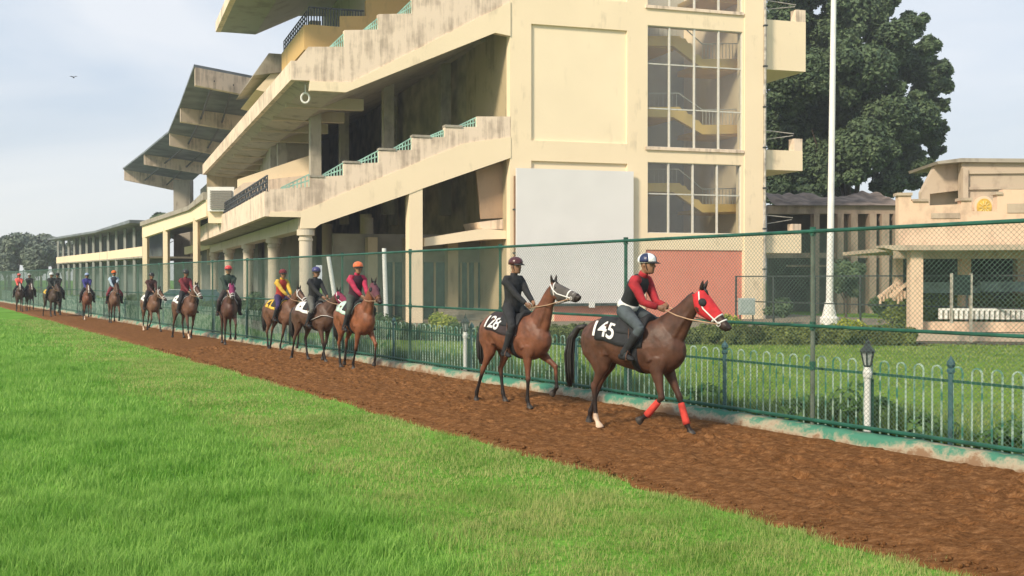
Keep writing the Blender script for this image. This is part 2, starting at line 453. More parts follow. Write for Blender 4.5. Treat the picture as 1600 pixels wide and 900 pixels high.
for y0, y1, dens, hh, ww, sd in ((5.6, 9.5, 3600, 1.0, 0.007, 1), (9.5, 15, 1500, 1.0, 0.011, 2), (15, 26, 560, 1.0, 0.018, 3), (26, 50, 130, 1.0, 0.034, 4)):
    X, Y, s, ew, w = scatter(dens, y0, y1, sd)
    r = np.random.RandomState(sd + 50)
    border = 0.05 + 0.16 * (vnoise(s * 1.1, s * 0 + 3) - 0.5) + 0.12 * (vnoise(s * 4.3, s * 0 + 8) - 0.5) - 0.26 * r.uniform(0, 1, len(X)) ** 3 - 0.07
    longz = np.clip((ew - 1.5 - 1.6 * vnoise(X * .5, Y * .5, 9) + 0.02 * s) / 1.3, 0, 1)
    patch = vnoise(X * 1.3, Y * 1.3, 11)
    clump = vnoise(X * 5, Y * 5, 12)
    keep = (ew > border) & (r.uniform(0, 1, len(X)) < 0.45 + 0.75 * clump)
    H = (0.028 + 0.035 * clump) * (1 - longz) + longz * (0.065 + 0.085 * clump * (0.5 + patch)) 
    H *= r.uniform(0.6, 1.3, len(X)) * hh
    W_ = ww * r.uniform(0.7, 1.3, len(X))
    L = r.uniform(0.1, 0.95, len(X))
    XS.append(X[keep]); YS.append(Y[keep]); HS.append(H[keep]); WS.append(W_[keep]); LS.append(L[keep]); KS.append((longz[keep] + r.uniform(-.35, .35, keep.sum())) > 0.4)
X, Y, H, W_, L, K = map(np.concatenate, (XS, YS, HS, WS, LS, KS))
tag(blades('long_grass', X[K], Y[K], H[K], W_[K], L[K], M_grass, -0.01, True, 5), 'long bright green turf grass filling the foreground left of the track', 'grass', kind='stuff')
K = ~K
tag(blades('short_grass', X[K], Y[K], H[K], W_[K], L[K], M_grass2, -0.01, False, 6), 'short paler grass strip along the edge of the brown track', 'grass', kind='stuff')

# lawn blades behind the fence
XS, YS, HS, WS = [], [], [], []
for y0, y1, dens, ww, sd in ((8, 16, 380, 0.014, 21), (16, 32, 110, 0.028, 22)):
    X, Y, s, ew, w = scatter(dens, y0, y1, sd, side=0.66)
    k = (w < -0.3) & (w > -24)
    r = np.random.RandomState(sd)
    XS.append(X[k]); YS.append(Y[k]); HS.append((r.uniform(0.02, 0.06, len(X)) * (0.6 + vnoise(X, Y, 4)))[k]); WS.append((ww * r.uniform(.6, 1.3, len(X)))[k])
X, Y, H, W_ = map(np.concatenate, (XS, YS, HS, WS))
M_grass3 = leafmat('lawn_blades', (0.11, 0.20, 0.03), (0.24, 0.37, 0.07), (0.36, 0.40, 0.13), 0.3)
tag(blades('lawn_grass', X, Y, H, W_, np.full(len(X), 0.7), M_grass3, 0.03, False, 7), 'mown lawn grass behind the green fences', 'grass', kind='stuff')
# ================================================================ main grandstand
SA = at(797, 436, 47.0); SA.z = 0
SE = Vector((0.968, 0.25, 0)); SN = Vector((-0.401, 0.916, 0))
def W3(u, v, z): 
    q = SA + SE * u + SN * v
    return Vector((q.x, q.y, z))
def _solve(px, py, base, d):
    r = ray(px, py)
    # base + d*k = r*t
    det = d.x * (-r.y) - d.y * (-r.x)
    k = (-(base.x) * (-r.y) + base.y * (-r.x)) / det
    q = base + d * k
    t = q.y / r.y
    return k, CAMH + r.z * t
def uz(px, py, v=0.0): return _solve(px, py, SA + SN * v, SE)
def vz(px, py, u=0.0): return _solve(px, py, SA + SE * u, SN)

def prism_v(mb, poly, v0, v1):
    mb.prism([W3(u, v0, z) for u, z in poly], [W3(u, v1, z) for u, z in poly])
def prism_u(mb, poly, u0, u1):      # poly in (v,z)
    mb.prism([W3(u0, v, z) for v, z in poly], [W3(u1, v, z) for v, z in poly])
def pxv(mb, pts, v0, v1, vm=None):    # outline measured on plane v (vm), extruded v0..v1
    prism_v(mb, [uz(x, y, vm if vm is not None else v0) for x, y in pts], v0, v1)
def sbox(mb, u0, u1, v0, v1, z0, z1):
    mb.hexa([W3(u0, v0, z0), W3(u1, v0, z0), W3(u1, v1, z0), W3(u0, v1, z0), W3(u0, v0, z1), W3(u1, v0, z1), W3(u1, v1, z1), W3(u0, v1, z1)])
def rect_px(x0, y0, x1, y1, v=0.0):
    a = uz(x0, y0, v); b_ = uz(x1, y1, v)
    return min(a[0], b_[0]), max(a[0], b_[0]), min(a[1], b_[1]), max(a[1], b_[1])
def grid_wall(mb, rect, holes, v0, v1):
    us = sorted({rect[0], rect[1], *[h[0] for h in holes], *[h[1] for h in holes]})
    zs = sorted({rect[2], rect[3], *[h[2] for h in holes], *[h[3] for h in holes]})
    us = [u for u in us if rect[0] <= u <= rect[1]]; zs = [z for z in zs if rect[2] <= z <= rect[3]]
    def solid(i, j):
        if i < 0 or j < 0 or i >= len(us) - 1 or j >= len(zs) - 1: return False
        cu, cz = (us[i] + us[i + 1]) / 2, (zs[j] + zs[j + 1]) / 2
        return not any(h[0] < cu < h[1] and h[2] < cz < h[3] for h in holes)
    idx = {}; V = []; Fc = []
    def vid(i, j, k):
        key = (i, j, k)
        if key not in idx: idx[key] = len(V); V.append(W3(us[i], (v0, v1)[k], zs[j]))
        return idx[key]
    for i in range(len(us) - 1):
        for j in range(len(zs) - 1):
            if not solid(i, j): continue
            Fc.append((vid(i, j, 0), vid(i + 1, j, 0), vid(i + 1, j + 1, 0), vid(i, j + 1, 0)))
            Fc.append((vid(i, j, 1), vid(i, j + 1, 1), vid(i + 1, j + 1, 1), vid(i + 1, j, 1)))
            if not solid(i - 1, j): Fc.append((vid(i, j, 0), vid(i, j + 1, 0), vid(i, j + 1, 1), vid(i, j, 1)))
            if not solid(i + 1, j): Fc.append((vid(i + 1, j, 0), vid(i + 1, j, 1), vid(i + 1, j + 1, 1), vid(i + 1, j + 1, 0)))
            if not solid(i, j - 1): Fc.append((vid(i, j, 0), vid(i, j, 1), vid(i + 1, j, 1), vid(i + 1, j, 0)))
            if not solid(i, j + 1): Fc.append((vid(i, j + 1, 0), vid(i + 1, j + 1, 0), vid(i + 1, j + 1, 1), vid(i, j + 1, 1)))
    mb.add(V, Fc)

stand = empty('grandstand', W3(0, 0, 0), 0, 'large cream concrete grandstand with raked open tiers and a glazed stair tower', 'grandstand')
ZTOP = 21.0
UR = uz(1190, 300)[0]
ZCUT = uz(797, 0)[1]
# window and panel openings of the tower end wall
W0 = rect_px(1012, -95, 1160, 21); W1 = rect_px(1012, 39, 1160, 235); W2 = rect_px(1012, 253, 1158, 366)
P1 = rect_px(830, 37, 980, 225); P2 = rect_px(830, 251, 980, 440); P0 = rect_px(830, -200, 980, 3)
RD = rect_px(1009, 390, 1160, 502)
b = MB(); grid_wall(b, (0, UR, 0, ZTOP), [W0, W1, W2, P0, P1, P2, (RD[0], RD[1], 0.0, RD[3])], 0, 0.45)
wall = b.build('end_wall', M_cream, stand)
b = MB()
for q in (P0, P1, P2): sbox(b, q[0] - .02, q[1] + .02, 0.13, 0.40, q[2] - .02, q[3] + .02)
b.build('recessed_wall_panel', M_panel, stand)
b = MB(); sbox(b, RD[0] - .02, RD[1] + .02, 0.06, 0.40, 0, RD[3] + .02); b.build('painted_panel', M_red, stand)
b = MB(); r_ = rect_px(866, 478, 975, 500); sbox(b, r_[0], r_[1], -0.05, 0.12, 0, r_[3]); b.build('painted_plinth', M_red, stand)
# tower body behind the wall: side wall seen through the open tiers, back and roof
b = MB()
sbox(b, 0.0, 0.4, 0.452, 6.2, 0, ZTOP)
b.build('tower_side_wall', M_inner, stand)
b = MB(); sbox(b, UR - .4, UR, 0.452, 9.0, 0, ZTOP); b.build('tower_back_wall', M_cream, stand)
b = MB()
sbox(b, .4, UR - .4, 6.8, 7.1, 0, ZTOP)
b.build('inner_wall', plain('stair_wall', (0.44, 0.42, 0.36), 0.9, var=0.15, scale=0.5), stand)
b = MB()
sbox(b, uz(985, 300)[0], uz(985, 300)[0] + .3, .46, 6.79, 0, ZTOP - .01); b.build('stair_well_side_wall', M_inner, stand)
# pilaster right of the glazing and small ledges
b = MB(); q = rect_px(1163, 0, 1190, 505); sbox(b, q[0], q[1] + 0.03, -0.07, -0.002, 0, ZTOP - .02); b.build('pilaster', M_cream, stand)
for yb, yt in ((252, 235), (37, 20)):
    b = MB(); q = rect_px(1008, yb, 1161, yt); sbox(b, q[0], q[1], -0.10, -0.003, q[3] - .16, q[3])
    b.build('window_ledge', M_dirty, stand)
# windows: frames, bars, glass
gm, n, l, p = newmat('window_glass')
tr = n.new('ShaderNodeBsdfTransparent'); tr.inputs[0].default_value = (0.95, 0.96, 0.94, 1)
gl = n.new('ShaderNodeBsdfGlossy'); gl.inputs['Roughness'].default_value = 0.12; gl.inputs[0].default_value = (0.9, 0.92, 0.95, 1)
fr = n.new('ShaderNodeLayerWeight'); fr.inputs[0].default_value = 0.35
mr = n.new('ShaderNodeMapRange'); mr.inputs[3].default_value = 0.02; mr.inputs[4].default_value = 0.4; l.new(fr.outputs['Facing'], mr.inputs[0])
mx = n.new('ShaderNodeMixShader'); l.new(mr.outputs[0], mx.inputs[0]); l.new(tr.outputs[0], mx.inputs[1]); l.new(gl.outputs[0], mx.inputs[2])
df = n.new('ShaderNodeBsdfDiffuse'); df.inputs[0].default_value = (0.32, 0.32, 0.30, 1)
mx2 = n.new('ShaderNodeMixShader'); mx2.inputs[0].default_value = 0.05; l.new(mx.outputs[0], mx2.inputs[1]); l.new(df.outputs[0], mx2.inputs[2])
l.new(mx2.outputs[0], n['Material Output'].inputs[0]); M_glass = gm
M_frame = plain('window_bars', (0.66, 0.62, 0.55), 0.5, var=0.08)
M_frame2 = plain('window_bars_grey', (0.56, 0.54, 0.48), 0.5, var=0.1)
for wi, (w_, cols_, rows_) in enumerate(((W0, (1047, 1086, 1124), ()), (W1, (1047, 1086, 1124), (103, 172)), (W2, (1046, 1084, 1122), (304,)))):
    b = MB()
    for cx in cols_:
        u = uz(cx, 150)[0]; sbox(b, u - .045, u + .045, 0.06, 0.16, w_[2], w_[3])
    for u in (w_[0], w_[1]): sbox(b, u - .05, u + .05, 0.07, 0.17, w_[2], w_[3])
    for z in (w_[2], w_[3]): sbox(b, w_[0], w_[1], 0.065, 0.165, z - .04, z + .04)
    fo = b.build('window', M_frame, stand)
    if rows_:
        b = MB()
        for ry in rows_:
            z = uz(1086, ry)[1]; sbox(b, w_[0] + .05, w_[1] - .05, 0.09, 0.15, z - .035, z + .035)
        b.build('glazing_bar', M_frame2, fo)
    b = MB(); us_ = [w_[0]] + [uz(c, 150)[0] for c in cols_] + [w_[1]]
    for a_, c_ in zip(us_[:-1], us_[1:]): sbox(b, a_ + .05, c_ - .05, 0.115, 0.125, w_[2] + .04, w_[3] - .04)
    b.build('pane', M_glass, fo)
# staircase inside the glazing: landings, flights with solid cream strings, rails
M_string = plain('stair_string', (0.88, 0.60, 0.20), 0.7, var=0.08, scale=1)
def stair(yL, yR, th=15, rail=True):
    vm = 1.3
    b = MB()
    pts = [(1000, yL), (1062, yL), (1066, yL + 4), (1071, yL + 4), (1075, yL + 11), (1081, yL + 12), (1085, yR - 8), (1092, yR - 7), (1097, yR), (1172, yR),
           (1172, yR + th - 2), (1098, yR + th), (1052, yL + th + 1), (1000, yL + th)]
    pxv(b, pts, vm, vm + .25, vm)
    q = rect_px(1000, yL + th, 1062, yL + th - 4, vm); sbox(b, q[0], q[1], vm + .252, vm + 5.2, q[2], q[3])
    q2 = rect_px(1097, yR + th, 1172, yR + th - 4, vm); sbox(b, q2[0], q2[1], vm + .252, vm + 2.4, q2[2], q2[3])
    st = b.build('staircase', M_string, stand)
    if rail:
        b = MB(); V = vm + .12
        def P(x, y): u, z = uz(x, y, vm); return W3(u, V, z)
        b.bar(P(1002, yL - 22), P(1062, yL - 22), .05); b.bar(P(1062, yL - 22), P(1099, yR - 24), .05); b.bar(P(1099, yR - 24), P(1170, yR - 25), .05)
        for k in range(14):
            x = 1100 + k * 5.2; b.bar(P(x, yR), P(x, yR - 24), .03)
        for k in range(9):
            x = 1003 + k * 7; b.bar(P(x, yL), P(x, yL - 22), .022)
        b.build('handrail', M_frame2, st)
stair(56, 92); stair(167, 195); stair(286, 319, 13); stair(-52, -16)

# ---- lower raked balustrade and beam in the end plane
L_poly = [(798, 182), (745, 182), (745, 198), (695, 199), (695, 214), (644, 215), (644, 234), (592, 236), (592, 254), (537, 256), (537, 274), (484, 277), (484, 292), (422, 296),
          (421, 338), (470, 339), (470, 357), (492, 356), (500, 350), (640, 302), (660, 294), (798, 246)]
def split_poly(pts, name, m, v0, v1, parent=stand):
    b = MB(); pxv(b, pts, v0, v1, 0.0); return b.build(name, m, parent)
split_poly(L_poly, 'lower_raked_wall', M_dirty, 0.0, 0.3)
# the clean painted beam that stands proud along its foot
split_poly([(798, 214), (725, 224), (560, 292), (500, 318), (470, 330), (422, 331), (421, 338.5), (470, 339.5), (470, 357.5), (492, 356.5), (500, 350.5), (640, 302.5), (660, 294.5), (798, 246.5)],
           'lower_raker_beam', M_cream, -0.035, -0.002)
for x0, x1, y in ((695, 722, 197), (644, 672, 212.5), (592, 618, 233), (537, 562, 253), (484, 506, 275)):
    b = MB(); q = rect_px(x0, y + 1.5, x1, y - 1.0); sbox(b, q[0], q[1], -0.05, 0.36, q[2], q[3])
    b.build('coping', M_conc, stand)
def stair_rail(pts_hi, pts_lo, name='stair_railing', v=0.15, m=M_palegreen):
    b = MB()
    P = lambda x, y: W3(uz(x, y)[0], v, uz(x, y)[1])
    n = 7
    for t in (0.0, 0.45):
        b.bar(P(pts_lo[0], pts_lo[1] + (pts_lo[2] - pts_lo[1]) * t), P(pts_hi[0], pts_hi[1] + (pts_hi[2] - pts_hi[1]) * t), .06)
    for k in range(n + 1):
        f = k / n; x = pts_lo[0] + (pts_hi[0] - pts_lo[0]) * f
        yt = pts_lo[1] + (pts_hi[1] - pts_lo[1]) * f; yb = pts_lo[2] + (pts_hi[2] - pts_lo[2]) * f
        b.bar(P(x, yt), P(x, yb), .05)
    b.build(name, m, stand)
for (xr, yt, yb), (xl, yt2, yb2) in (((745, 183, 199), (716, 197, 199)), ((694, 203, 214), (668, 214, 217)), ((644, 215, 235), (612, 234, 236)),
                                     ((592, 235, 255), (556, 254, 256)), ((537, 254, 276), (505, 273, 277)), ((484, 272, 293), (440, 293, 297))):
    stair_rail((xr, yt, yb), (xl, yt2, yb2))

# ---- upper raked balustrade and beam
U_poly = [(797, -95), (752, -78), (752, -52), (698, -50), (698, -26), (644, -24), (644, 21), (591, 22), (591, 46), (538, 47), (538, 73), (482, 73), (463, 96), (463, 125), (484, 126), (484, 141), (540, 144), (773, 51), (797, 56)]
split_poly(U_poly, 'upper_raked_wall', M_dirty, 0.0, 0.3)
split_poly([(797, 3), (549, 129), (484, 127), (484, 141.5), (540, 144.5), (773, 51.5), (797, 56.5)], 'upper_raker_beam', M_cream, -0.06, -0.002)
for (xr, yt, yb), (xl, yt2, yb2) in (((538, 52, 74), (516, 73, 75)), ((591, 28, 46), (569, 46, 48)), ((644, 0, 22), (622, 21, 23))):
    stair_rail((xr, yt, yb), (xl, yt2, yb2))
VB = 44.0      # length of the stand away from us
uf = uz(463, 110)[0]
# soffit slab of the upper tier follows the rake
b = MB(); prof_ = [uz(x, y) for x, y in ((463, 122), (484, 130), (540, 138), (773, 46), (797, 34), (900, -10), (900, -18), (797, 20), (540, 128), (463, 112))]
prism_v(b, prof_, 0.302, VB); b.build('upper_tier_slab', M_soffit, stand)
# front fascia of the upper tier
b = MB(); zb_f = uz(463, 125)[1]; zt, zb = uz(463, 95)[1], uz(463, 125)[1]
sbox(b, uf - .25, uf - .002, 0.0, VB, zb, zt); b.build('upper_tier_fascia', M_dirty, stand)
# short cantilever ribs beneath the slab
ub = uz(484, 140)[0]
for k in range(9):
    b = MB(); v = 5.6 + k * 4.4
    sbox(b, uf + .5, uf + 4.6, v, v + .40, zb_f - .30, zb_f + .30)
    b.build('rib', weathered('rib_paint', (0.50, 0.42, 0.30), (0.2, .17, .12), 0.4, thresh=.55), stand)
# lower seating slab and its steps
b = MB(); prof_ = [uz(x, y) for x, y in ((424, 334), (470, 337), (500, 330), (797, 236), (960, 180), (960, 160), (797, 205), (484, 300), (424, 312))]
prism_v(b, prof_, 0.302, VB); b.build('lower_tier_slab', M_conc, stand)
ul = uz(422, 320)[0]
b = MB(); zt, zb = uz(422, 299)[1], uz(422, 338)[1]
sbox(b, ul - .25, ul - .002, 0.0, 33.0, zb, zt); b.build('lower_tier_fascia', M_dirty, stand)
# dark railing on the lower front fascia
b = MB()
for k in range(60):
    v = k * 0.56
    b.bar(W3(ul - .12, v, zt), W3(ul - .12, v, zt + .75), .05)
for h in (.2, .48, .75): b.bar(W3(ul - .12, 0, zt + h), W3(ul - .12, 33, zt + h), .06)
for k in range(33):
    b.bar(W3(ul - .12, k, zt + .1), W3(ul - .12, k + .9, zt + .7), .04); b.bar(W3(ul - .12, k + .9, zt + .1), W3(ul - .12, k, zt + .7), .04)
b.build('front_railing', M_darkmetal, stand)
# grey longitudinal beam on the columns
zb2 = uz(480, 358)[1]
uc = uz(480, 400)[0]
b = MB(); sbox(b, uc - .35, uc + .35, 0.31, VB - 2, zb2 - .05, zb - .02); b.build('longitudinal_beam', M_col, stand)
# columns: front row, receding, and one bay in
def column(u, v, z1, w=.66, cap=True, name='column', m=None):
    b = MB()
    c = W3(u, v, 0)
    b.lathe(c, [(0, w * .62), (.25, w * .62), (.27, w * .5), (z1 - .55, w * .5), (z1 - .53, w * .56), (z1 - .42, w * .56), (z1 - .40, w * .5), (z1 - .3, w * .5), (z1 - .28, w * .68), (z1, w * .68)] if cap else [(0, w * .5), (z1, w * .5)], 20)
    return b.build(name, m or M_col, stand, smooth=False)
vv = [0.35] + [vz(x, 430, uc)[0] for x in (428, 388, 358, 335, 318)]
for i, v in enumerate(vv):
    if i == 0:
        column(uc, .36, zb2 - .01, .62)
    else: column(uc, v, zb2 - .05)
um = uz(650, 400)[0]; zm = uz(650, 300)[1]
b = MB(); sbox(b, um - .33, um + .33, 0.0, .62, 0, zm + .3); b.build('column', M_cream, stand)
for v in vv[1:5]: column(um, v, 6.0, .7, False)
for v, u in ((6.5, uz(575, 430, 6.5)[0]),): column(u, v, 5.6, .6, False)
# back walls of both tiers
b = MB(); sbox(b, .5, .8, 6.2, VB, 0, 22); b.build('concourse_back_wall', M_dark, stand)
b = MB(); prism_v(b, [(uf + .1, 3.5), (.5, 3.5), (.5, 15.6), (uz(540, 138)[0], uz(540, 138)[1] + .1), (uf + .1, zb_f + .2)], VB - .3, VB); b.build('far_end_wall', M_inner, stand)
# intermediate raker divider walls inside the upper tier opening
b = MB(); pxv(b, [(372, 280), (498, 238), (498, 272), (372, 292)], 13.0, 13.3, 13.0); b.build('divider_wall', M_cream, stand)
b = MB(); pxv(b, [(366, 297), (380, 286), (440, 278), (497, 272), (497, 300), (366, 322)], 12.7, 12.95, 12.7); b.build('divider_base', M_dirty, stand)
for x in (518, 640, 735):
    for v in (9.0, 20.0):
        b = MB(); u = uz(x, 200, 5.0)[0]; sbox(b, u - .3, u + .3, v, v + .5, 6, 17); b.build('inner_column', M_soffit, stand)
# ground floor front between column bays: recessed wall with glazed doors, piers and entrance slab
vq = 4.2
b = MB(); q0 = uz(520, 430, vq)[0]
sbox(b, q0, -.01, vq, vq + .25, 0, 4.6); b.build('ground_floor_wall', plain('shopfront_grey', (0.24, 0.22, 0.17), 0.8, var=.3, scale=.7), stand)
b = MB()
for x0, x1 in ((634, 640), (700, 716), (768, 786), (575, 590)):
    a_ = uz(x0, 430, 3.6)[0]; c_ = uz(x1, 430, 3.6)[0]; sbox(b, a_, c_, 3.6, 4.19, 0, 4.4)
b.build('pier', M_inner, stand)
M_door = plain('dark_green_doors', (0.03, 0.055, 0.05), 0.25, var=.3, scale=2)
for x0, x1 in ((600, 630), (660, 698), (720, 742), (745, 766)):
    b = MB(); a_ = uz(x0, 430, 4.1)[0]; c_ = uz(x1, 430, 4.1)[0]
    sbox(b, a_, c_, 4.12, 4.18, 0.1, 3.1); d_ = b.build('door', M_door, stand)
    b = MB()
    for u in (a_, (a_ + c_) / 2, c_): sbox(b, u - .05, u + .05, 4.06, 4.115, .1, 3.1)
    b.build('door_frame', M_inner, d_)
b = MB()
for k in range(4): sbox(b, uz(690, 430, 3)[0], uz(765, 430, 3)[0], 2.2 + k * .3, 3.6 - .001 * k, k * .16, (k + 1) * .16)
b.build('entrance_step', M_conc, stand)
b = MB(); pxv(b, [(663, 372), (756, 357), (797, 361), (797, 373), (757, 374), (663, 385)], .5, 3.4, 0.5); b.build('entrance_slab', M_cream, stand)
b = MB(); pxv(b, [(748, 347), (797, 341), (797, 359), (752, 357)], .9, 3.2, 0.9); b.build('slab_upstand', M_dirty, stand)
b = MB(); pxv(b, [(744, 267), (798, 247), (798, 340), (752, 342)], .95, 1.1, 0.95); b.build('hanging_screen', weathered('tan_screen', (0.42, 0.28, 0.18), (.25, .17, .12), .4), stand)
# ochre upper balcony behind the cream one
vy = 3.0
b = MB(); pxv(b, [(483, 38), (531, 42), (531, 25), (572, 25), (572, 0), (640, -6), (640, -30), (800, -60), (800, 40), (560, 75), (483, 78)], vy, vy + .3, vy); b.build('ochre_balcony_wall', M_gold, stand)
uy = uz(483, 50, vy)[0]; zt_, zb_ = uz(483, 39, vy)[1], uz(483, 78, vy)[1]
vy1 = vz(447, 90, uy)[0]
b = MB(); sbox(b, uy - .25, uy - .002, vy, vy1, zb_, zt_); b.build('ochre_front_fascia', M_gold, stand)
b = MB()
for k in range(14):
    v = vy + (vy1 - vy) * k / 13; b.bar(W3(uy - .12, v, zt_), W3(uy - .12, v, zt_ + .7), .05)
for h in (.25, .48, .7): b.bar(W3(uy - .12, vy, zt_ + h), W3(uy - .12, vy1, zt_ + h), .045)
for k in range(20):
    u = uy + k * .14; b.bar(W3(u, vy + .15, zt_ - .1), W3(u, vy + .15, zt_ + .95), .06)
b.bar(W3(uy, vy + .15, zt_ + .95), W3(uy + 2.8, vy + .15, zt_ + .95), .07)
b.build('upper_railing', M_darkmetal, stand)
b = MB(); pxv(b, [(396, 118), (420, 83), (450, 85), (450, 112), (426, 114)], vy1 + 1, vy1 + 9, vy1 + 1); b.build('rooftop_parapet', M_conc, stand)
b = MB(); pxv(b, [(400, 140), (426, 112), (452, 111), (470, 118), (440, 150)], vy1 + 1.2, vy1 + 8, vy1 + 1.2); b.build('rooftop_block', M_cream, stand)
# upper deck mass behind balconies
b = MB(); sbox(b, uz(600, 20)[0], .0, 3.4, 14, uz(650, 30)[1], uz(650, -100)[1]); b.build('upper_deck_wall', M_soffit, stand)
# cantilevered roof over the stand
b = MB(); vr = 13.5
pts = [uz(x, y, vr) for x, y in ((345, 50), (399, 54), (467, 25), (620, 27), (620, -5), (467, -8), (399, 40), (346, 41))]
prism_v(b, pts, 0.5, vr); b.build('cantilever_roof', weathered('roof_soffit', (0.33, 0.33, 0.31), (0.14, 0.14, 0.13), 0.5, streak=.5, vs=.8, thresh=.5), stand)
b = MB(); t0 = uz(345, 50, vr); t1 = uz(346, 38, vr)
sbox(b, t0[0] - .3, t0[0] - .004, 0.5, vr, t0[1] - .02, t1[1] + .1); b.build('roof_fascia', M_dirty, stand)
# back balconies beyond the tower's right edge
for (y0, y1, x1, py0, px0) in ((35, 108, 1259, 16, 1244), (236, 265, 1254, 217, 1241), (367, 395, 1252, 350, 1239)):
    b = MB(); q = rect_px(1194, y1, x1, y0, 0.3); sbox(b, q[0], q[1], 0.3, .5, q[2], q[3])
    sbox(b, q[1] - .2, q[1] - .001, .502, 6, q[2], q[3]); sbox(b, UR + .01, q[1] - .21, .502, 6, q[2], q[2] + .2)
    bo = b.build('rear_balcony', M_cream, stand)
    b = MB(); q2 = rect_px(px0, y0 - .3, x1, py0, 0.3); sbox(b, q2[0], q2[1] - .005, 0.31, .75, q2[2], q2[3]); b.build('balcony_post', M_dirty, bo)
    b = MB(); b.bar(W3(UR + .05, .4, q[3] + 1.1), W3(q2[0] + .05, .4, q[3] + .95), .05); b.bar(W3(UR + .05, .4, q[3] + .5), W3(q2[0], .4, q[3] + .85), .04); b.build('balcony_rail', M_rust, bo)
# round lamp hung under the soffit
c_ = W3(*((lambda a: (a[0], .6, a[1]))(uz(477, 153, .6))))
b = MB(); 
for k in range(16):
    t = 2 * math.pi * k / 16; t2 = 2 * math.pi * (k + 1) / 16
    b.bar(c_ + Vector((math.cos(t) * .2, 0, math.sin(t) * .24)), c_ + Vector((math.cos(t2) * .2, 0, math.sin(t2) * .24)), .1, n=6)
b.bar(c_ + Vector((0, 0, .2)), c_ + Vector((0, 0, .75)), .04)
b.build('ring_lamp', M_white, stand, smooth=False)

# ---- the big blank white board on the end wall
q = rect_px(807, 478, 990, 268, -0.3)
board = empty('board', W3(q[0], -.3, q[2]), 0, 'big blank white screen board mounted on the cream end wall of the grandstand', 'board')
b = MB(); sbox(b, q[0], q[1], -.30, -.20, q[2], q[3]); b.build('face', M_board, board)
b = MB()
for z in (q[2] + .4, (q[2] + q[3]) / 2, q[3] - .4): sbox(b, q[0] + .1, q[1] - .1, -.198, -.12, z, z + .1)
for k in range(5):
    u = q[0] + .2 + (q[1] - q[0] - .45) * k / 4; sbox(b, u, u + .09, -.119, -.002, q[2] + .1, q[3] - .1)
b.build('frame', M_rust, board)
b = MB(); r1 = rect_px(862, 478.5, 978, 474, -.34); sbox(b, r1[0], r1[1], -.36, -.302, r1[2], r1[3] + .02); b.build('lower_rail', M_darkmetal, board)
for x in (925, 969):
    b = MB(); u = uz(x, 480, -.4)[0]; z = uz(x, 480, -.4)[1]; sbox(b, u - .15, u + .15, -.42, -.362, z - .02, z + .28); b.build('bracket', M_white, board)
# drain pipes
def pipe(name, x, v, y0, y1, lab, r=.07, m=M_rust):
    u, z0 = uz(x, y0, v); z1 = uz(x, y1, v)[1]
    o = empty(name, W3(u, v, max(0, z0)), 0, lab, 'pipe')
    b = MB(); b.bar(W3(u, v, max(0, z0)), W3(u, v, z1), r * 2, n=8); b.build('pipe_run', m, o, smooth=False)
    b = MB()
    z = max(0, z0) + .5
    while z < z1: sbox(b, u - r * 1.4, u + r * 1.4, v - r * 1.3, v + r * 1.6, z, z + .08); z += 2.2
    b.build('bracket', M_darkmetal, o)
pipe('drain_pipe', 1194.5, -.12, 504, -60, 'grey drain pipe running down the right corner of the grandstand tower')
pipe('drain_pipe', 804, -.12, 480, 275, 'thin rusty pipe down the wall just left of the big white board', .05, plain('rusty', (.25, .14, .08), .8))

# ================================================================ further stand with folded roof
far = empty('grandstand', at(250, 436, 95) - Vector((0, 0, CAMH)), 0, 'farther grandstand with a tilted dark roof carried on long cream ribs', 'grandstand')
tips = [((305, 105), (305, 133), 61.0, (398, 123), (398, 151)), ((282, 168), (282, 190), 75.7, (385, 182), (385, 206)),
        ((265, 208), (265, 227), 89.0, (360, 226), (360, 246)), ((225, 241), (225, 257), 103.6, (330, 256), (330, 274)), ((194, 265), (194, 281), 118.7, (300, 283), (300, 303))]
TR = []
for (tl, bl, Y, tr_, br_) in tips:
    A_, B_ = at(*tl, Y), at(*bl, Y)
    Yr = Y + 3.6
    C_, D_ = at(*tr_, Yr), at(*br_, Yr)
    TR.append((A_, B_, C_, D_))
for (A_, B_, C_, D_) in TR:
    nrm = Vector((-0.4, 0.916, 0)) * .5
    b = MB(); b.prism([A_, B_, D_, C_], [A_ + nrm, B_ + nrm, D_ + nrm, C_ + nrm]); b.build('roof_rib', M_dirty, far)
M_deck = plain('dark_roof_sheet', (0.15, 0.17, 0.19), 0.6, var=0.35, scale=0.6)
for i in range(4):
    a0, a1 = TR[i], TR[i + 1]
    up = Vector((0, 0, .18)); ex = .12
    l0 = a0[0] + (a0[0] - a0[2]) * .02; l1 = a1[0] + (a1[0] - a1[2]) * .02
    pts0 = [l0, a0[2], a1[2], l1]
    if i == 0: pass
    b = MB(); b.prism([q - up * .1 + Vector((0, 0, .02)) for q in pts0], [q + up for q in pts0]); b.build('roof_sheet', M_deck, far)
    b = MB()
    for t in (.3, .62):
        P_ = a0[1].lerp(a0[3], t); Q_ = a1[1].lerp(a1[3], t); b.bar(P_ + Vector((0, 0, .5)), Q_ + Vector((0, 0, .5)), .12)
    b.build('purlin', M_darkmetal, far)
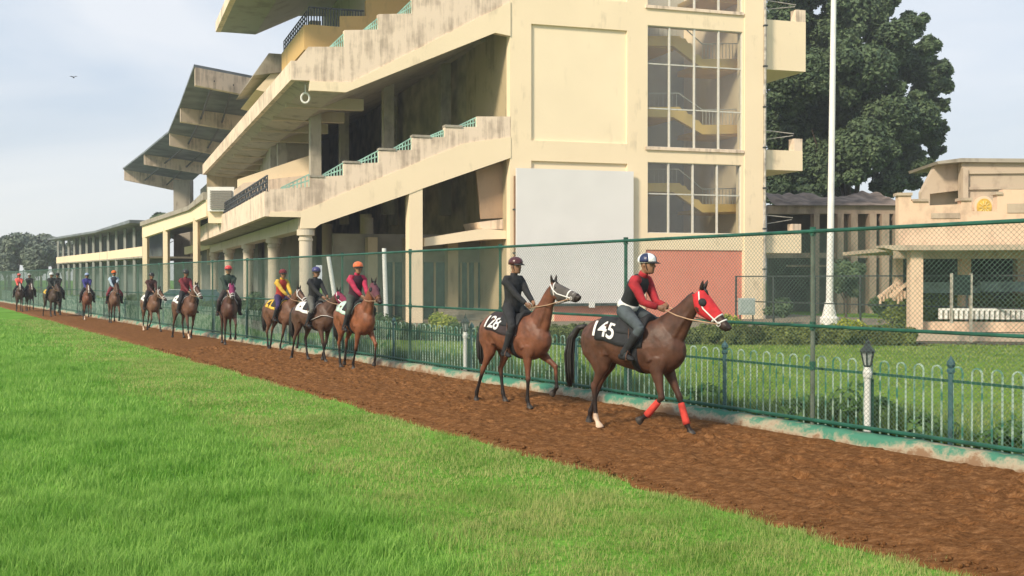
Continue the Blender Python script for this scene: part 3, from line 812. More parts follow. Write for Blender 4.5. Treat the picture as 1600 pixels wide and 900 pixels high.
# body under the roof
b = MB()
for i in range(4):
    c0, c1 = TR[i][3], TR[i + 1][3]
    d0 = Vector((c0.x + 1, c0.y + .3, 0)); d1 = Vector((c1.x + 1, c1.y + .3, 0))
    o_ = Vector((3, .8, 0))
    b.hexa([d0, d0 + o_, d1 + o_, d1, d0 + Vector((0, 0, c0.z + .6)), d0 + o_ + Vector((0, 0, c0.z + .6)), d1 + o_ + Vector((0, 0, c1.z + .6)), d1 + Vector((0, 0, c1.z + .6))])
b.build('rear_wall', M_soffit, far)
b = MB(); P_ = at(284, 300, 112); b.box(P_.x - 1, P_.x + 1, P_.y, P_.y + 1.2, 0, P_.z + 1.5); b.build('roof_pier', M_conc, far)

# ---- low cream gallery block between the stands
gal = empty('gallery_building', at(265, 436, 85) - Vector((0, 0, CAMH)), 0, 'low cream gallery block with square pillars between the two big stands', 'building')
path = [(322, 61.5), (298, 69.5), (222, 92.0)]
def strip(ys0, ys1, dy0, dy1, name, m, par, pth, back=0.35, sh=0.0):
    """band along the polyline; ys are pixel rows of its top and bottom at each vertex"""
    b = MB(); P = []
    for (x, Y), a_, c_ in zip(pth, ys0, ys1):
        P.append((at(x, a_, Y), at(x, c_, Y)))
    for k in range(len(P) - 1):
        d = (P[k + 1][0] - P[k][0]); d.z = 0; d.normalize(); nn = Vector((d.y, -d.x, 0))
        if nn.x < 0: nn = -nn
        o0, o1 = nn * (back + sh), nn * sh
        t0, b0_ = P[k]; t1, b1_ = P[k + 1]
        b.hexa([b0_ + o1, b1_ + o1, b1_ + o0, b0_ + o0, t0 + o1, t1 + o1, t1 + o0, t0 + o0])
    return b.build(name, m, par)
strip((312, 328, 353), (338, 347, 372), 0, 0, 'gallery_band', M_cream, gal, path)
strip((300, 322, 347), (312, 328.5, 353.5), 0, 0, 'gallery_roof', M_conc, gal, path, 8, -.2)
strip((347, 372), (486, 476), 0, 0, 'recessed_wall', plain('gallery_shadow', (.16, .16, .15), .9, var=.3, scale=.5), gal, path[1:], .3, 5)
strip((356, 363, 385), (368, 372, 397), 0, 0, 'lower_band', M_cream, gal, path, .3, 4)
for x, Y, y0 in ((305, 67.3, 340), (258, 80, 355), (226, 90.5, 366)):
    b = MB(); P_ = at(x, y0, Y); P0_ = at(x + 9, y0, Y); w_ = (P0_ - P_).length
    b.box(P_.x - w_ * .4, P_.x + w_ * .4, P_.y, P_.y + .6, 0, P_.z); b.build('pillar', M_cream, gal)
b = MB(); A_ = at(324, 292, 60); B_ = at(366, 330, 60)
b.box(A_.x, B_.x, 60, 63, B_.z, A_.z); lb = b.build('plant_room', M_white, gal)
b = MB(); A_ = at(328, 297, 59.9); B_ = at(362, 326, 59.9)
k = B_.z
while k < A_.z: b.box(A_.x, B_.x, 59.88, 59.97, k, k + .07); k += .11
b.build('louvre', plain('louvre_grey', (.28, .26, .23), .6), lb)
b = MB(); A_ = at(322, 327, 60); B_ = at(372, 348, 60); b.box(A_.x, B_.x, 60.4, 63.5, B_.z, A_.z); b.build('plant_room_base', M_cream, gal)

# ---- far low stand
fs = empty('low_stand', at(150, 436, 110) - Vector((0, 0, CAMH)), 0, 'long low stand with dark roof and cream balcony band at the far left', 'stand')
pth = [(222, 93.5), (166, 108), (88, 134)]
strip((344, 361, 373), (349, 364, 376), 0, 0, 'roof', M_deck, fs, pth, 9, -1.2)
strip((385, 393, 402), (400, 405, 411), 0, 0, 'balcony_band', M_cream, fs, pth, .3)
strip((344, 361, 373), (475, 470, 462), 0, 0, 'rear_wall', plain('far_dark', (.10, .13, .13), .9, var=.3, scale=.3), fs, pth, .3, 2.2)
strip((400, 405, 411), (403, 407, 412.5), 0, 0, 'floor_slab', M_conc, fs, pth, 7, .0)
for k in range(13):
    t = k / 12
    Y = 93.7 + (134 - 93.7) * t
    x = 221 + (88 - 221) * (t * 134 / Y) * 1.0
    # point on the straight line in world space
    P_ = at(222, 436, 93.5).lerp(at(88, 436, 134), t)
    zt2 = 7.9
    b = MB(); b.box(P_.x - .14, P_.x + .14, P_.y + .5, P_.y + .8, 0, zt2 - .25); b.build('post', plain('far_post', (.30, .31, .29), .7), fs)
# ================================================================ chain link fence on the kerb
fence = empty('chain_link_fence', SW(2.9, -.08, .19), 0, 'tall green chain link fence with pipe rails running along the kerb of the track', 'fence')
FW = -0.08
S0, S1, SP = -4.79, 118.0, 3.85
zt, zm, zb = 2.86, 1.55, 0.25
b = MB(); b.bar(SW(S0, FW, zt), SW(S1, FW, zt), .055, n=8); b.build('top_rail', M_green, fence)
b = MB(); b.bar(SW(S0, FW, zm), SW(S1, FW, zm), .050, n=8); b.build('middle_rail', M_green, fence)
b = MB(); b.bar(SW(S0, FW, zb), SW(S1, FW, zb), .055, n=8); b.build('bottom_rail', M_green, fence)
M_postg = plain('galvanised_green', (0.13, 0.15, 0.12), 0.55, var=.35, scale=3)
k = 0; s = S0
while s <= S1:
    if s > S0 + .1:
        b = MB(); b.bar(SW(s, FW - .03, .12), SW(s, FW - .03, zt + .02), .062, n=8); po = b.build('post', M_postg if k == 2 else M_green, fence)
        for z in (zt, zm) if k != 2 else (zt, zm, 1.0): 
            b = MB(); b.bar(SW(s, FW - .03, z - .06), SW(s, FW - .03, z + .06), .085, n=8); b.build('clamp', M_green, po)
    # mesh of this bay: woven wires drawn as crossing diagonals
    b = MB(); P = 0.062 if s < 40 else 0.10; r = 0.0032 if s < 40 else .0045
    H = zt - zb; n = int(SP / P)
    for q in range(-int(H / P), n):
        for sg in (0, 1):
            a0 = q * P; lo, hi = a0, a0 + H
            z_lo, z_hi = zb, zt
            if lo < 0: z_lo = zb - lo; lo = 0
            if hi > SP: z_hi = zt - (hi - SP); hi = SP
            if z_hi - z_lo < .02: continue
            if sg: p_, q_ = SW(s + lo, FW + .012, z_lo), SW(s + hi, FW + .012, z_hi)
            else: p_, q_ = SW(s + SP - lo, FW + .016, z_lo), SW(s + SP - hi, FW + .016, z_hi)
            b.bar(p_, q_, r * 1.5, n=3, caps=False)
    b.build('wire_mesh', M_wire, fence)
    s += SP; k += 1

# ================================================================ hoop topped picket fence behind it
hoop = empty('hoop_top_fence', SW(1.09, -.45, .05), 0, 'low railing of hoop topped pale green pickets close behind the chain link fence', 'fence')
HW = -0.42
m, n, l, p = newmat('picket_paint')
g = n.new('ShaderNodeNewGeometry'); a = n.new('ShaderNodeTexNoise'); a.inputs['Scale'].default_value = 5; a.inputs['Detail'].default_value = 6
l.new(g.outputs['Position'], a.inputs['Vector']); r = n.new('ShaderNodeValToRGB')
r.color_ramp.elements[0].position = .40; r.color_ramp.elements[0].color = (0.05, 0.22, 0.16, 1)
r.color_ramp.elements[1].position = .56; r.color_ramp.elements[1].color = (0.46, 0.60, 0.50, 1)
l.new(a.outputs[0], r.inputs[0]); l.new(r.outputs[0], p.inputs['Base Color']); M_picket = m
M_hpost = plain('blue_green_post', (0.04, 0.11, 0.13), .5, var=.4, scale=6)
s = 1.09 - 3.7 * 2; k = 0
while s < 96:
    b = MB(); q = SW(s, HW, .04)
    b.lathe(q, [(0, .035), (.98, .035), (1.0, .05), (1.03, .05), (1.05, .03), (1.09, .055), (1.13, .05), (1.17, .02), (1.20, .005)], 8)
    b.build('post', M_hpost, hoop)
    b = MB()
    for z in (.18, .93): b.bar(SW(s, HW, z), SW(s + 3.7, HW, z), .022, .035)
    b.build('rail', M_green, hoop)
    b = MB(); nseg = 8 if s < 30 else 4
    x = s + .12; rr = .0088 if s < 45 else .013
    while x < s + 3.62:
        h = 1.10
        b.bar(SW(x, HW, .08), SW(x, HW, h - .06), rr * 2, caps=False); b.bar(SW(x + .125, HW, .08), SW(x + .125, HW, h - .06), rr * 2, caps=False)
        for j in range(nseg):
            t0, t1 = math.pi * j / nseg, math.pi * (j + 1) / nseg
            b.bar(SW(x + .0625 - .0625 * math.cos(t0), HW, h - .06 + .07 * math.sin(t0)), SW(x + .0625 - .0625 * math.cos(t1), HW, h - .06 + .07 * math.sin(t1)), rr * 2, caps=False)
        x += .245
    b.build('picket_panel', M_picket, hoop)
    s += 3.7; k += 1

# ================================================================ garden lamp posts behind the fence
def lamp(px, label):
    r_ = ray(px, 436)
    # intersect with the line w = -0.30
    base = K0 + KM * -0.26
    det = KD.x * (-r_.y) - KD.y * (-r_.x); kk = (-base.x * (-r_.y) + base.y * (-r_.x)) / det
    q = base + KD * kk; q.z = .03
    o = empty('lamp_post', q, 0, label, 'lamp', 'garden lamps along the fence')
    b = MB(); b.lathe(q, [(0, .045), (.86, .040)], 12); po = b.build('post', M_white, o)
    b = MB(); b.bar(q + Vector((.075, .05, 0)), q + Vector((.075, .05, .84)), .06, n=8); b.build('steel_stake', M_green, o)
    b = MB(); b.lathe(q, [(.861, .055), (.93, .062), (.95, .05), (1.0, .04)], 12); b.build('collar', M_white, o)
    b = MB(); b.lathe(q, [(1.001, .045), (1.02, .05), (1.025, .05)], 6); b.lathe(q, [(1.20, .105), (1.215, .105), (1.28, .05), (1.31, .03), (1.33, .035), (1.36, .01), (1.42, .004)], 6)
    for t in range(6):
        a_ = math.pi * 2 * t / 6; b.bar(q + Vector((math.cos(a_) * .05, math.sin(a_) * .05, 1.02)), q + Vector((math.cos(a_) * .085, math.sin(a_) * .085, 1.2)), .014)
    b.build('lantern', M_darkmetal, o)
    b = MB(); b.lathe(q, [(1.026, .04), (1.198, .075)], 6); b.build('glass', plain('lamp_glass', (.45, .48, .47), .2, var=.1), o)
lamp(1356, 'small white lamp post with black lantern at the right behind the fence')
lamp(979, 'small white lamp post seen below the belly of the leading horse')
lamp(727, 'small white lamp post seen behind the tail of the horse numbered 128')

# ================================================================ second wire fence far side of the lawn
bf = empty('wire_fence', at(1247, 505, 34) * 1, 0, 'dark wire mesh fence beyond the lawn in front of the old building', 'fence')
A_, B_ = at(1150, 436, 42), at(1720, 436, 29)
A_.z = B_.z = 0
b = MB()
for z in (2.32, 1.2): b.bar(A_ + Vector((0, 0, z)), B_ + Vector((0, 0, z)), .05)
b.build('rail', M_darkmetal, bf)
for k in range(8):
    q = A_.lerp(B_, k / 7); b = MB(); b.bar(q, q + Vector((0, 0, 2.34)), .09, n=8); b.build('post', M_darkmetal, bf)
b = MB(); d = (B_ - A_); L_ = d.length; d.normalize(); H = 2.25; x = -H
while x < L_:
    for sg in (0, 1):
        lo, hi, z0, z1 = x, x + H, .05, 2.3
        if lo < 0: z0 -= lo; lo = 0
        if hi > L_: z1 -= (hi - L_); hi = L_
        if z1 - z0 > .05:
            p_, q_ = (A_ + d * lo + Vector((0, 0, z0)), A_ + d * hi + Vector((0, 0, z1))) if sg else (A_ + d * (L_ - lo) + Vector((0, 0, z0)), A_ + d * (L_ - hi) + Vector((0, 0, z1)))
            b.bar(p_, q_, .006, n=3, caps=False)
    x += .14
b.build('wire_mesh', M_darkmetal, bf)

# ================================================================ poles
def pole(name, px, py0, py1, Y, r0, r1, label, px1=None, foot=True):
    q = at(px, 436, Y); q.z = 0; top = at(px1 if px1 else px, py1, Y)
    o = empty(name, q, 0, label, 'pole')
    b = MB(); d = top - q
    n = 14; vs = []; fs = []
    for c_, r in ((q, r0), (q + d * .5, (r0 + r1) / 2), (top, r1)):
        for t in range(n): vs.append(c_ + Vector((math.cos(2 * math.pi * t / n) * r, math.sin(2 * math.pi * t / n) * r, 0)))
    for i in range(2):
        for t in range(n): fs.append((i * n + t, i * n + (t + 1) % n, (i + 1) * n + (t + 1) % n, (i + 1) * n + t))
    fs += [tuple(range(n))[::-1], tuple(range(2 * n, 3 * n))]
    b.add(vs, fs); b.build('shaft', M_white, o, smooth=False)
    if foot:
        b = MB(); b.lathe(q, [(0, r0 * 2.6), (.35, r0 * 2.6), (.45, r0 * 2.0), (1.0, r0 * 1.3), (1.1, r0 * 1.25)], 12); b.build('base', M_white, o)
pole('flagpole', 1296, 505, -30, 44, .17, .12, 'very tall white flagpole standing beside the right corner of the grandstand', 1303)
pole('white_pole', 604, 505, 388, 40, .10, .09, 'short upright white pole in front of the open ground floor of the stand', 600, False)
pole('white_pole', 531, 505, 400, 40, .10, .09, 'short white pole leaning to the left beside the nearest stand column', 513, False)
# ================================================================ pavilion at the right
pav = empty('pavilion', at(1500, 436, 34) - Vector((0, 0, CAMH)), 0, 'weathered pinkish cream pavilion with stepped parapet, pillars and a round yellow crest', 'pavilion')
M_pink = weathered('pink_render', (0.74, 0.53, 0.38), (0.40, 0.28, 0.2), 0.6, thresh=0.5, vs=.8)
M_buff = weathered('buff_render', (0.50, 0.40, 0.30), (0.25, 0.18, 0.14), 0.6, thresh=0.5, vs=.7)
PE = Vector((0.995, -0.10, 0)); PN = Vector((0.10, 0.995, 0))     # along the front, and backwards
PO = at(1405, 436, 32.0); PO.z = 0
def pv(px, py, d=0.0):
    """metres along the front and height of a pixel on the plane d metres behind the front"""
    return _solve(px, py, PO + PN * d, PE)
def PW(a, d, z): 
    q = PO + PE * a + PN * d
    return Vector((q.x, q.y, z))
def pbox(b, x0, y0, x1, y1, d0, d1):
    a0, z1 = pv(x0, y0, d0); a1, z0 = pv(x1, y1, d0)
    z0, z1 = min(z0, z1), max(z0, z1)
    b.hexa([PW(a0, d0, z0), PW(a1, d0, z0), PW(a1, d1, z0), PW(a0, d1, z0), PW(a0, d0, z1), PW(a1, d0, z1), PW(a1, d1, z1), PW(a0, d1, z1)])
def ppoly(b, pts, d0, d1):
    q = [pv(x, y, d0) for x, y in pts]
    b.prism([PW(a, d0, z) for a, z in q], [PW(a, d1, z) for a, z in q])
XR = 1760
b = MB(); ppoly(b, [(1404, 305), (1424, 305), (1424, 314), (1451, 315), (1452, 321), (1502, 319), (1502, 313), (1518, 313), (1518, 330), (1558, 330), (1558, 304), (1567, 304), (1567, 296), (1600, 296), (1700, 296), (XR, 296), (XR, 384), (1404, 384)], 0, .35)
b.build('parapet', M_pink, pav)
for q_ in ((1402, 301, 1426, 305.3), (1426.3, 311, 1452, 314.6), (1500, 309, 1520, 313.3), (1556, 299.5, 1567, 303.8)):
    b = MB(); pbox(b, *q_, -.06, .4); b.build('coping', M_buff, pav)
for q_ in ((1455, 333, 1500, 341), (1574, 318, 1640, 332)):
    b = MB(); pbox(b, *q_, -.03, -.002); b.build('wall_panel', M_buff, pav)
b = MB(); ppoly(b, [(1380, 383), (XR, 381), (XR, 390), (1398, 391), (1380, 387)], -.9, -.003); b.build('eaves_slab', M_buff, pav)
b = MB(); ppoly(b, [(1399, 391.5), (XR, 390.5), (XR, 404), (1399, 404)], .45, .7); b.build('lintel', M_buff, pav)
for x0, x1, y1, d in ((1423, 1442, 520, -.6), (1700, 1719, 520, -.6), (1503, 1517, 500, 3.2), (1400, 1411, 470, 3.2), (1590, 1602, 490, 6.0), (1650, 1665, 500, 3.2)):
    b = MB(); pbox(b, x0, 391.5, x1, y1, d, d + .42); b.build('pillar', M_pink, pav)
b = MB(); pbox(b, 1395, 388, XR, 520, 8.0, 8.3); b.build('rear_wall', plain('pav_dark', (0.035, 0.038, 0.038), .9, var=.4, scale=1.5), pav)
b = MB(); pbox(b, 1404, 384.5, XR, 389.8, .36, 8.0); b.build('ceiling_slab', M_buff, pav)
b = MB(); pbox(b, 1440, 503, XR, 520, -.1, .3); b.build('platform_wall', M_pink, pav)
b = MB(); pbox(b, 1411, 521, XR, 535, -.7, 2.0); b.build('platform_step', M_buff, pav)
b = MB(); pbox(b, 1434, 535.5, XR, 552, -1.3, -.705); b.build('lower_step', plain('dark_step', (.09, .075, .06), .9, var=.3), pav)
# balustrade of little white blocks
b = MB()
a0 = pv(1470, 490)[0]; a1 = pv(XR, 490)[0]; z1 = pv(1500, 485)[1]; z0 = pv(1500, 499)[1]
x = a0
while x < a1:
    b.hexa([PW(x, .1, z0), PW(x + .09, .1, z0), PW(x + .09, .25, z0), PW(x, .25, z0), PW(x, .1, z1), PW(x + .09, .1, z1), PW(x + .09, .25, z1), PW(x, .25, z1)]); x += .17
b.bar(PW(a0, .17, z1 + .03), PW(a1, .17, z1 + .03), .12, .07)
b.build('balustrade', M_white, pav)
# blue-grey bench backs in the shade
b = MB(); pbox(b, 1443, 441, 1490, 458, 5.2, 5.5); pbox(b, 1520, 447, 1532, 458, 5.2, 5.5); pbox(b, 1533, 440, XR, 456, 5.0, 5.4); b.build('bench_row', plain('bench_blue', (.30, .40, .46), .6, var=.3, scale=3), pav)
# tall rear block with the gable and dark opening
b = MB(); ppoly(b, [(1440, 300), (1464, 254), (1502, 250), (1502, 297), (1453, 303), (1453, 330), (1440, 330)], 9.0, 9.4); b.build('upper_side_wall', M_buff, pav)
b = MB(); ppoly(b, [(1502.5, 250), (XR, 252), (XR, 345), (1502.5, 345)], 8.4, 8.8); b.build('upper_wall', M_buff, pav)
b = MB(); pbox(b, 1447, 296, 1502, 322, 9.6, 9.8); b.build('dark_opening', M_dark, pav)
b = MB(); ppoly(b, [(1464, 252), (1502, 247), (XR, 249), (XR, 255), (1502, 253), (1466, 256)], 8.2, 12); b.build('roof_edge', M_conc, pav)
b = MB(); pbox(b, 1505, 262, 1513, 314, 8.2, 8.39); pbox(b, 1513.3, 266, XR, 269, 8.3, 8.39); pbox(b, 1513.3, 292, XR, 294, 8.3, 8.39); b.build('wall_moulding', M_buff, pav)
# round crest
a_, z_ = pv(1537, 324, 8.2); c_ = PW(a_, 8.2, z_)
def disc(b, r, d0, d1, ry=None):
    ry = ry or r; n = 28
    p0 = [PW(a_ + r * math.cos(2 * math.pi * k / n), d0, z_ + ry * math.sin(2 * math.pi * k / n)) for k in range(n)]
    p1 = [PW(a_ + r * math.cos(2 * math.pi * k / n), d1, z_ + ry * math.sin(2 * math.pi * k / n)) for k in range(n)]
    b.prism(p0, p1)
b = MB(); disc(b, .40, 8.16, 8.39, .48); cr_ = b.build('crest', M_pink, pav)
b = MB(); disc(b, .30, 8.12, 8.158, .37); b.build('crest_face', plain('crest_yellow', (.62, .40, .07), .5, var=.25, scale=8), cr_)
b = MB()
for k in range(10):
    t = math.pi * 2 * k / 10; b.bar(PW(a_ + .08 * math.cos(t), 8.10, z_ + .1 * math.sin(t)), PW(a_ + .22 * math.cos(t), 8.10, z_ + .28 * math.sin(t)), .03)
b.build('crest_relief', plain('crest_pale', (.75, .6, .25), .5), cr_)
# stair balustrades at the left of the pavilion
b = MB()
for dx in (0, 28):
    b = MB()
    for k in range(6):
        x = 1375 + dx + k * 5; y1 = 475 - k * 4.2 + 0; pbox(b, x, y1 - 12, x + 2.2, y1, 2.0 + dx * .03, 2.12 + dx * .03)
    A_ = pv(1373 + dx, 465, 2); B_ = pv(1405 + dx, 441, 2); b.bar(PW(A_[0], 2.06 + dx * .03, A_[1]), PW(B_[0], 2.06 + dx * .03, B_[1]), .12)
    b.build('stair_balustrade', M_pink, pav)
# dark notice board on two legs
nb = empty('notice_board', PW(pv(1503, 480, .8)[0], .8, 0), 0, 'dark notice board on metal legs in front of the pavilion', 'notice board')
b = MB(); pbox(b, 1489, 430, 1517, 461, -1.6, -1.52); b.build('panel', plain('board_dark', (.018, .03, .028), .8, spec=.15), nb)
b = MB(); pbox(b, 1486.5, 427, 1489, 505, -1.62, -1.5); pbox(b, 1517, 427, 1519.5, 535, -1.62, -1.5); b.build('leg', M_rust, nb)

# ================================================================ old building behind
old = empty('old_building', at(1320, 436, 60) - Vector((0, 0, CAMH)), 0, 'old shaded building with tall brown pillars and a mossy sagging roof under the big tree', 'building')
M_old = weathered('old_plaster', (0.36, 0.27, 0.20), (0.13, 0.10, 0.08), 0.6, thresh=.48)
def obox(b, x0, y0, x1, y1, Y0, dep):
    A_ = at(x0, y0, Y0); B_ = at(x1, y1, Y0); b.box(A_.x, B_.x, Y0, Y0 + dep, max(0, B_.z), A_.z)
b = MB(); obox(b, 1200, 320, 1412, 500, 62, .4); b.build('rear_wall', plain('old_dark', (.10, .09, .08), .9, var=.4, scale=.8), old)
b = MB(); obox(b, 1200, 321, 1412, 334, 58.5, .8); b.build('cornice', M_old, old)
b = MB(); obox(b, 1200, 395, 1412, 403, 58.6, .8); obox(b, 1230, 414, 1405, 417, 58.9, .3); b.build('floor_band', M_old, old)
for x0, x1 in ((1272, 1280), (1309, 1318), (1330, 1340), (1359, 1369), (1378, 1389), (1398, 1405)):
    b = MB(); obox(b, x0, 334, x1, 500, 58.3, .7); b.build('pillar', M_old, old)
b = MB(); obox(b, 1318.5, 336, 1329, 500, 59.5, .3); obox(b, 1341, 336, 1358, 395, 60, .3); obox(b, 1343, 420, 1357, 500, 60, .3); b.build('infill_wall', M_old, old)
# lumpy sagging roof
nx, ny = 60, 12; V = []; Q = []
x0_, x1_ = at(1206, 436, 59).x, at(1412, 436, 59).x
for j in range(ny):
    for i in range(nx):
        fx, fy = i / (nx - 1), j / (ny - 1)
        X = x0_ + (x1_ - x0_) * fx
        h = float(vnoise(np.array([X * .55]), np.array([fy * 2.0]), 31)[0]) * 1.1 + float(vnoise(np.array([X * 2.1]), np.array([fy * 5.0]), 32)[0]) * .5
        V.append((X, 58.2 + fy * 5, at(1300, 322, 58.2).z + .05 + math.sin(fy * math.pi * .5) * (0.35 + h * .75)))
for j in range(ny - 1):
    for i in range(nx - 1): k = j * nx + i; Q.append((k, k + 1, k + nx + 1, k + nx))
o_ = fast_mesh('roof', V, quads=Q, m=plain('mossy_roof', (.20, .15, .12), .95, var=.5, scale=1.2, bump=.8, bscale=6), smooth=True)
o_.parent = old; o_.location = -Vector(old.location)

# ================================================================ foliage
def leaf_cloud(name, blobs, n, size, m, seed, parent=None, squash=.75, flat=.5):
    """blobs: (centre, radius); leaf quads scattered mostly near the blob surface"""
    r = np.random.RandomState(seed)
    wts = np.array([b_[1] ** 2 for b_ in blobs]); wts = wts / wts.sum()
    idx = r.choice(len(blobs), n, p=wts)
    C = np.array([tuple(b_[0]) for b_ in blobs])[idx]; Rr = np.array([b_[1] for b_ in blobs])[idx]
    d = r.normal(size=(n, 3)); d /= np.linalg.norm(d, axis=1)[:, None]
    rad = Rr * (r.uniform(0.25, 1.0, n) ** 0.45)
    Pp = C + d * rad[:, None] * np.array([1, 1, squash])
    nr = d * .8 + r.normal(size=(n, 3)) * .6 + np.array([0, 0, flat]); nr /= np.linalg.norm(nr, axis=1)[:, None]
    t = np.cross(nr, r.normal(size=(n, 3))); t /= np.linalg.norm(t, axis=1)[:, None]
    w = np.cross(nr, t); sz = size * r.uniform(.55, 1.4, n)
    t *= sz[:, None]; w *= (sz * .55)[:, None]
    V = np.stack([Pp - t, Pp + w - t * .1 , Pp + t, Pp - w - t * .1], 1)
    if parent is not None: V = V - np.array(tuple(world_loc(parent)))
    o = fast_mesh(name, V.reshape(-1, 3), quads=np.arange(n)[:, None] * 4 + np.array([[0, 1, 2, 3]]), m=m)
    if parent is not None: o.parent = parent
    return o
M_bark = plain('bark', (0.09, 0.065, 0.045), .9, var=.4, scale=6, bump=.6, bscale=14)
def limbs(name, base, tips, r0, parent):
    b = MB()
    def seg(p, q, ra, rb, n=8):
        d = (q - p).normalized(); a = Vector((0, 0, 1)) if abs(d.z) < .9 else Vector((1, 0, 0))
        rr = d.cross(a).normalized(); u = rr.cross(d); vs = []
        for c, r in ((p, ra), (q, rb)):
            for k in range(n):
                t = 2 * math.pi * k / n; vs.append(c + rr * (math.cos(t) * r) + u * (math.sin(t) * r))
        b.add(vs, [(k, (k + 1) % n, n + (k + 1) % n, n + k) for k in range(n)])
    fork = base + Vector((0, 0, min(t.z for t in tips) * .45 - base.z * .45))
    seg(base, base + (fork - base) * .3, r0 * 1.5, r0 * 1.05); seg(base + (fork - base) * .3, fork, r0 * 1.05, r0 * .85)
    for t in tips:
        mid = fork.lerp(t, .5) + Vector((rng.uniform(-.4, .4), rng.uniform(-.4, .4), .4))
        seg(fork, mid, r0 * .6, r0 * .35, 6); seg(mid, t, r0 * .35, r0 * .08, 6)
        for k in range(2):
            e = mid + Vector((rng.uniform(-1, 1), rng.uniform(-1, 1), rng.uniform(.3, 1))) * (t - fork).length * .3
            seg(mid, e, r0 * .22, r0 * .05, 5)
    b.build(name, M_bark, parent, smooth=True)
M_leaf_dark = leafmat('leaves_dark', (0.022, 0.048, 0.028), (0.070, 0.120, 0.060), (0.15, 0.21, 0.10), .2)
M_leaf_mid = leafmat('leaves_mid', (0.012, 0.035, 0.014), (0.05, 0.10, 0.035), (0.12, 0.19, 0.06), .2)
M_leaf_hedge = leafmat('leaves_hedge', (0.035, 0.035, 0.010), (0.14, 0.15, 0.04), (0.22, 0.26, 0.07), .2)
M_leaf_yellow = leafmat('leaves_yellow', (0.12, 0.20, 0.02), (0.38, 0.45, 0.05), (0.55, 0.55, 0.10), .3)
M_leaf_far_hazed = leafmat('leaves_far_hazed', (0.07, 0.10, 0.075), (0.14, 0.18, 0.13), (0.21, 0.25, 0.18), .1)  # distance haze painted into the leaf colour: paler and greyer greens

# the big dark tree: outline measured from the photograph, given real depth
TY = 74.0
tree = empty('broadleaf_tree', at(1330, 436, TY) - Vector((0, 0, CAMH)), 0, 'huge dense dark green tree rising behind the old building', 'tree')
blobs = []
for x, y, r in ((1215, 300, 30), (1260, 305, 28), (1310, 300, 26), (1215, 40, 45), (1250, 120, 55), (1235, 200, 60), (1290, 60, 60), (1330, 20, 55), (1345, 110, 62), (1300, 170, 65), (1390, 60, 45), (1420, 45, 30), (1425, 100, 48), (1455, 125, 36), (1470, 110, 22), (1380, 180, 60), (1430, 185, 45), (1455, 210, 26),
                (1340, 235, 60), (1400, 245, 50), (1440, 260, 24), (1290, 260, 50), (1240, 270, 45), (1390, 285, 32), (1425, 285, 20), (1330, -30, 60), (1250, -20, 60), (1376, 12, 26), (1453, 72, 20), (1478, 135, 14), (1461, 165, 20), (1462, 235, 14)):
    Y = TY + rng.uniform(-4, 4); blobs.append((at(x, y, Y), r * TY / F * .92))
small = []
for c, r in blobs:
    for k in range(11):
        d = Vector((rng.gauss(0, 1), rng.gauss(0, 1), rng.gauss(0, 1))).normalized()
        small.append((c + d * r * rng.uniform(.45, .95), r * rng.uniform(.22, .46)))
small += [(c, r * .92) for c, r in blobs] + [(c, r * .7) for c, r in blobs]
leaf_cloud('crown', small, 300000, .18, M_leaf_dark, 3, tree)
limbs('trunk', Vector(tree.location), [Vector(tree.location).lerp(b_[0], .78) for b_ in blobs[3:10]], .50, tree)

def bush(name, c, r, n, size, m, label, cat, seed, group=None, sq=.8, trunk=True):
    o = empty(name, (c[0], c[1], 0), 0, label, cat, group)
    rs = random.Random(seed)
    bl = [(Vector(c) + Vector((rs.uniform(-1, 1) * r * .6, rs.uniform(-1, 1) * r * .6, rs.uniform(-.5, .5) * r * sq)), r * rs.uniform(.35, .6)) for _ in range(9)]
    leaf_cloud('crown' if trunk else 'foliage', bl, n, size, m, seed, o, .9)
    if trunk: limbs('trunk', Vector((c[0], c[1], 0)), [b_[0] for b_ in bl[:5]], r * .07, o)
    return o
# tree mass at the far left
FT = [(-12, 395, 150, 34, 'rounded grey green tree at the far left edge behind the fence'), (28, 390, 146, 30, 'second grey green tree from the left edge beyond the track'), (64, 396, 142, 28, 'third grey green tree from the left edge beyond the track'),
      (-34, 398, 165, 32, 'tree just outside the left edge in the far tree band'), (14, 392, 168, 34, 'taller grey green tree in the gap between the two leftmost far trees'), (47, 393, 165, 34, 'broad grey green tree in the middle of the far tree band'), (84, 398, 162, 30, 'grey green tree at the right end of the far tree band'), (132, 398, 175, 34, 'dark tree showing between the posts of the far low stand'), (180, 392, 180, 38, 'tall tree behind the roof of the far low stand'), (98, 403, 150, 20, 'low tree just left of the far low stand'), (-60, 398, 155, 34, 'grey green tree at the outer left beyond the track'), (8, 412, 128, 20, 'low bushy tree in front of the far left trees'), (52, 413, 126, 20, 'low bushy tree in front of the far trees, nearer the low stand')]
for i, (x, y, Y, r, lab) in enumerate(FT):
    bush('broadleaf_tree', at(x, y, Y), r * Y / F, 6000, .34, M_leaf_far_hazed, lab, 'tree', 100 + i, 'distant trees at the far left', sq=.75)
HT = [(292, 345, 132, 34, 'dark tree behind the gallery roof beneath the cantilevered roof'), (258, 352, 134, 30, 'dark tree rising behind the middle of the gallery roof'), (226, 362, 140, 24, 'dark tree behind the left end of the gallery roof'), (325, 335, 130, 30, 'dark tree behind the plant room box of the gallery')]
for i, (x, y, Y, r, lab) in enumerate(HT):
    bush('broadleaf_tree', at(x, y, Y), r * Y / F, 5000, .30, M_leaf_dark, lab, 'tree', 140 + i, 'trees behind the gallery')
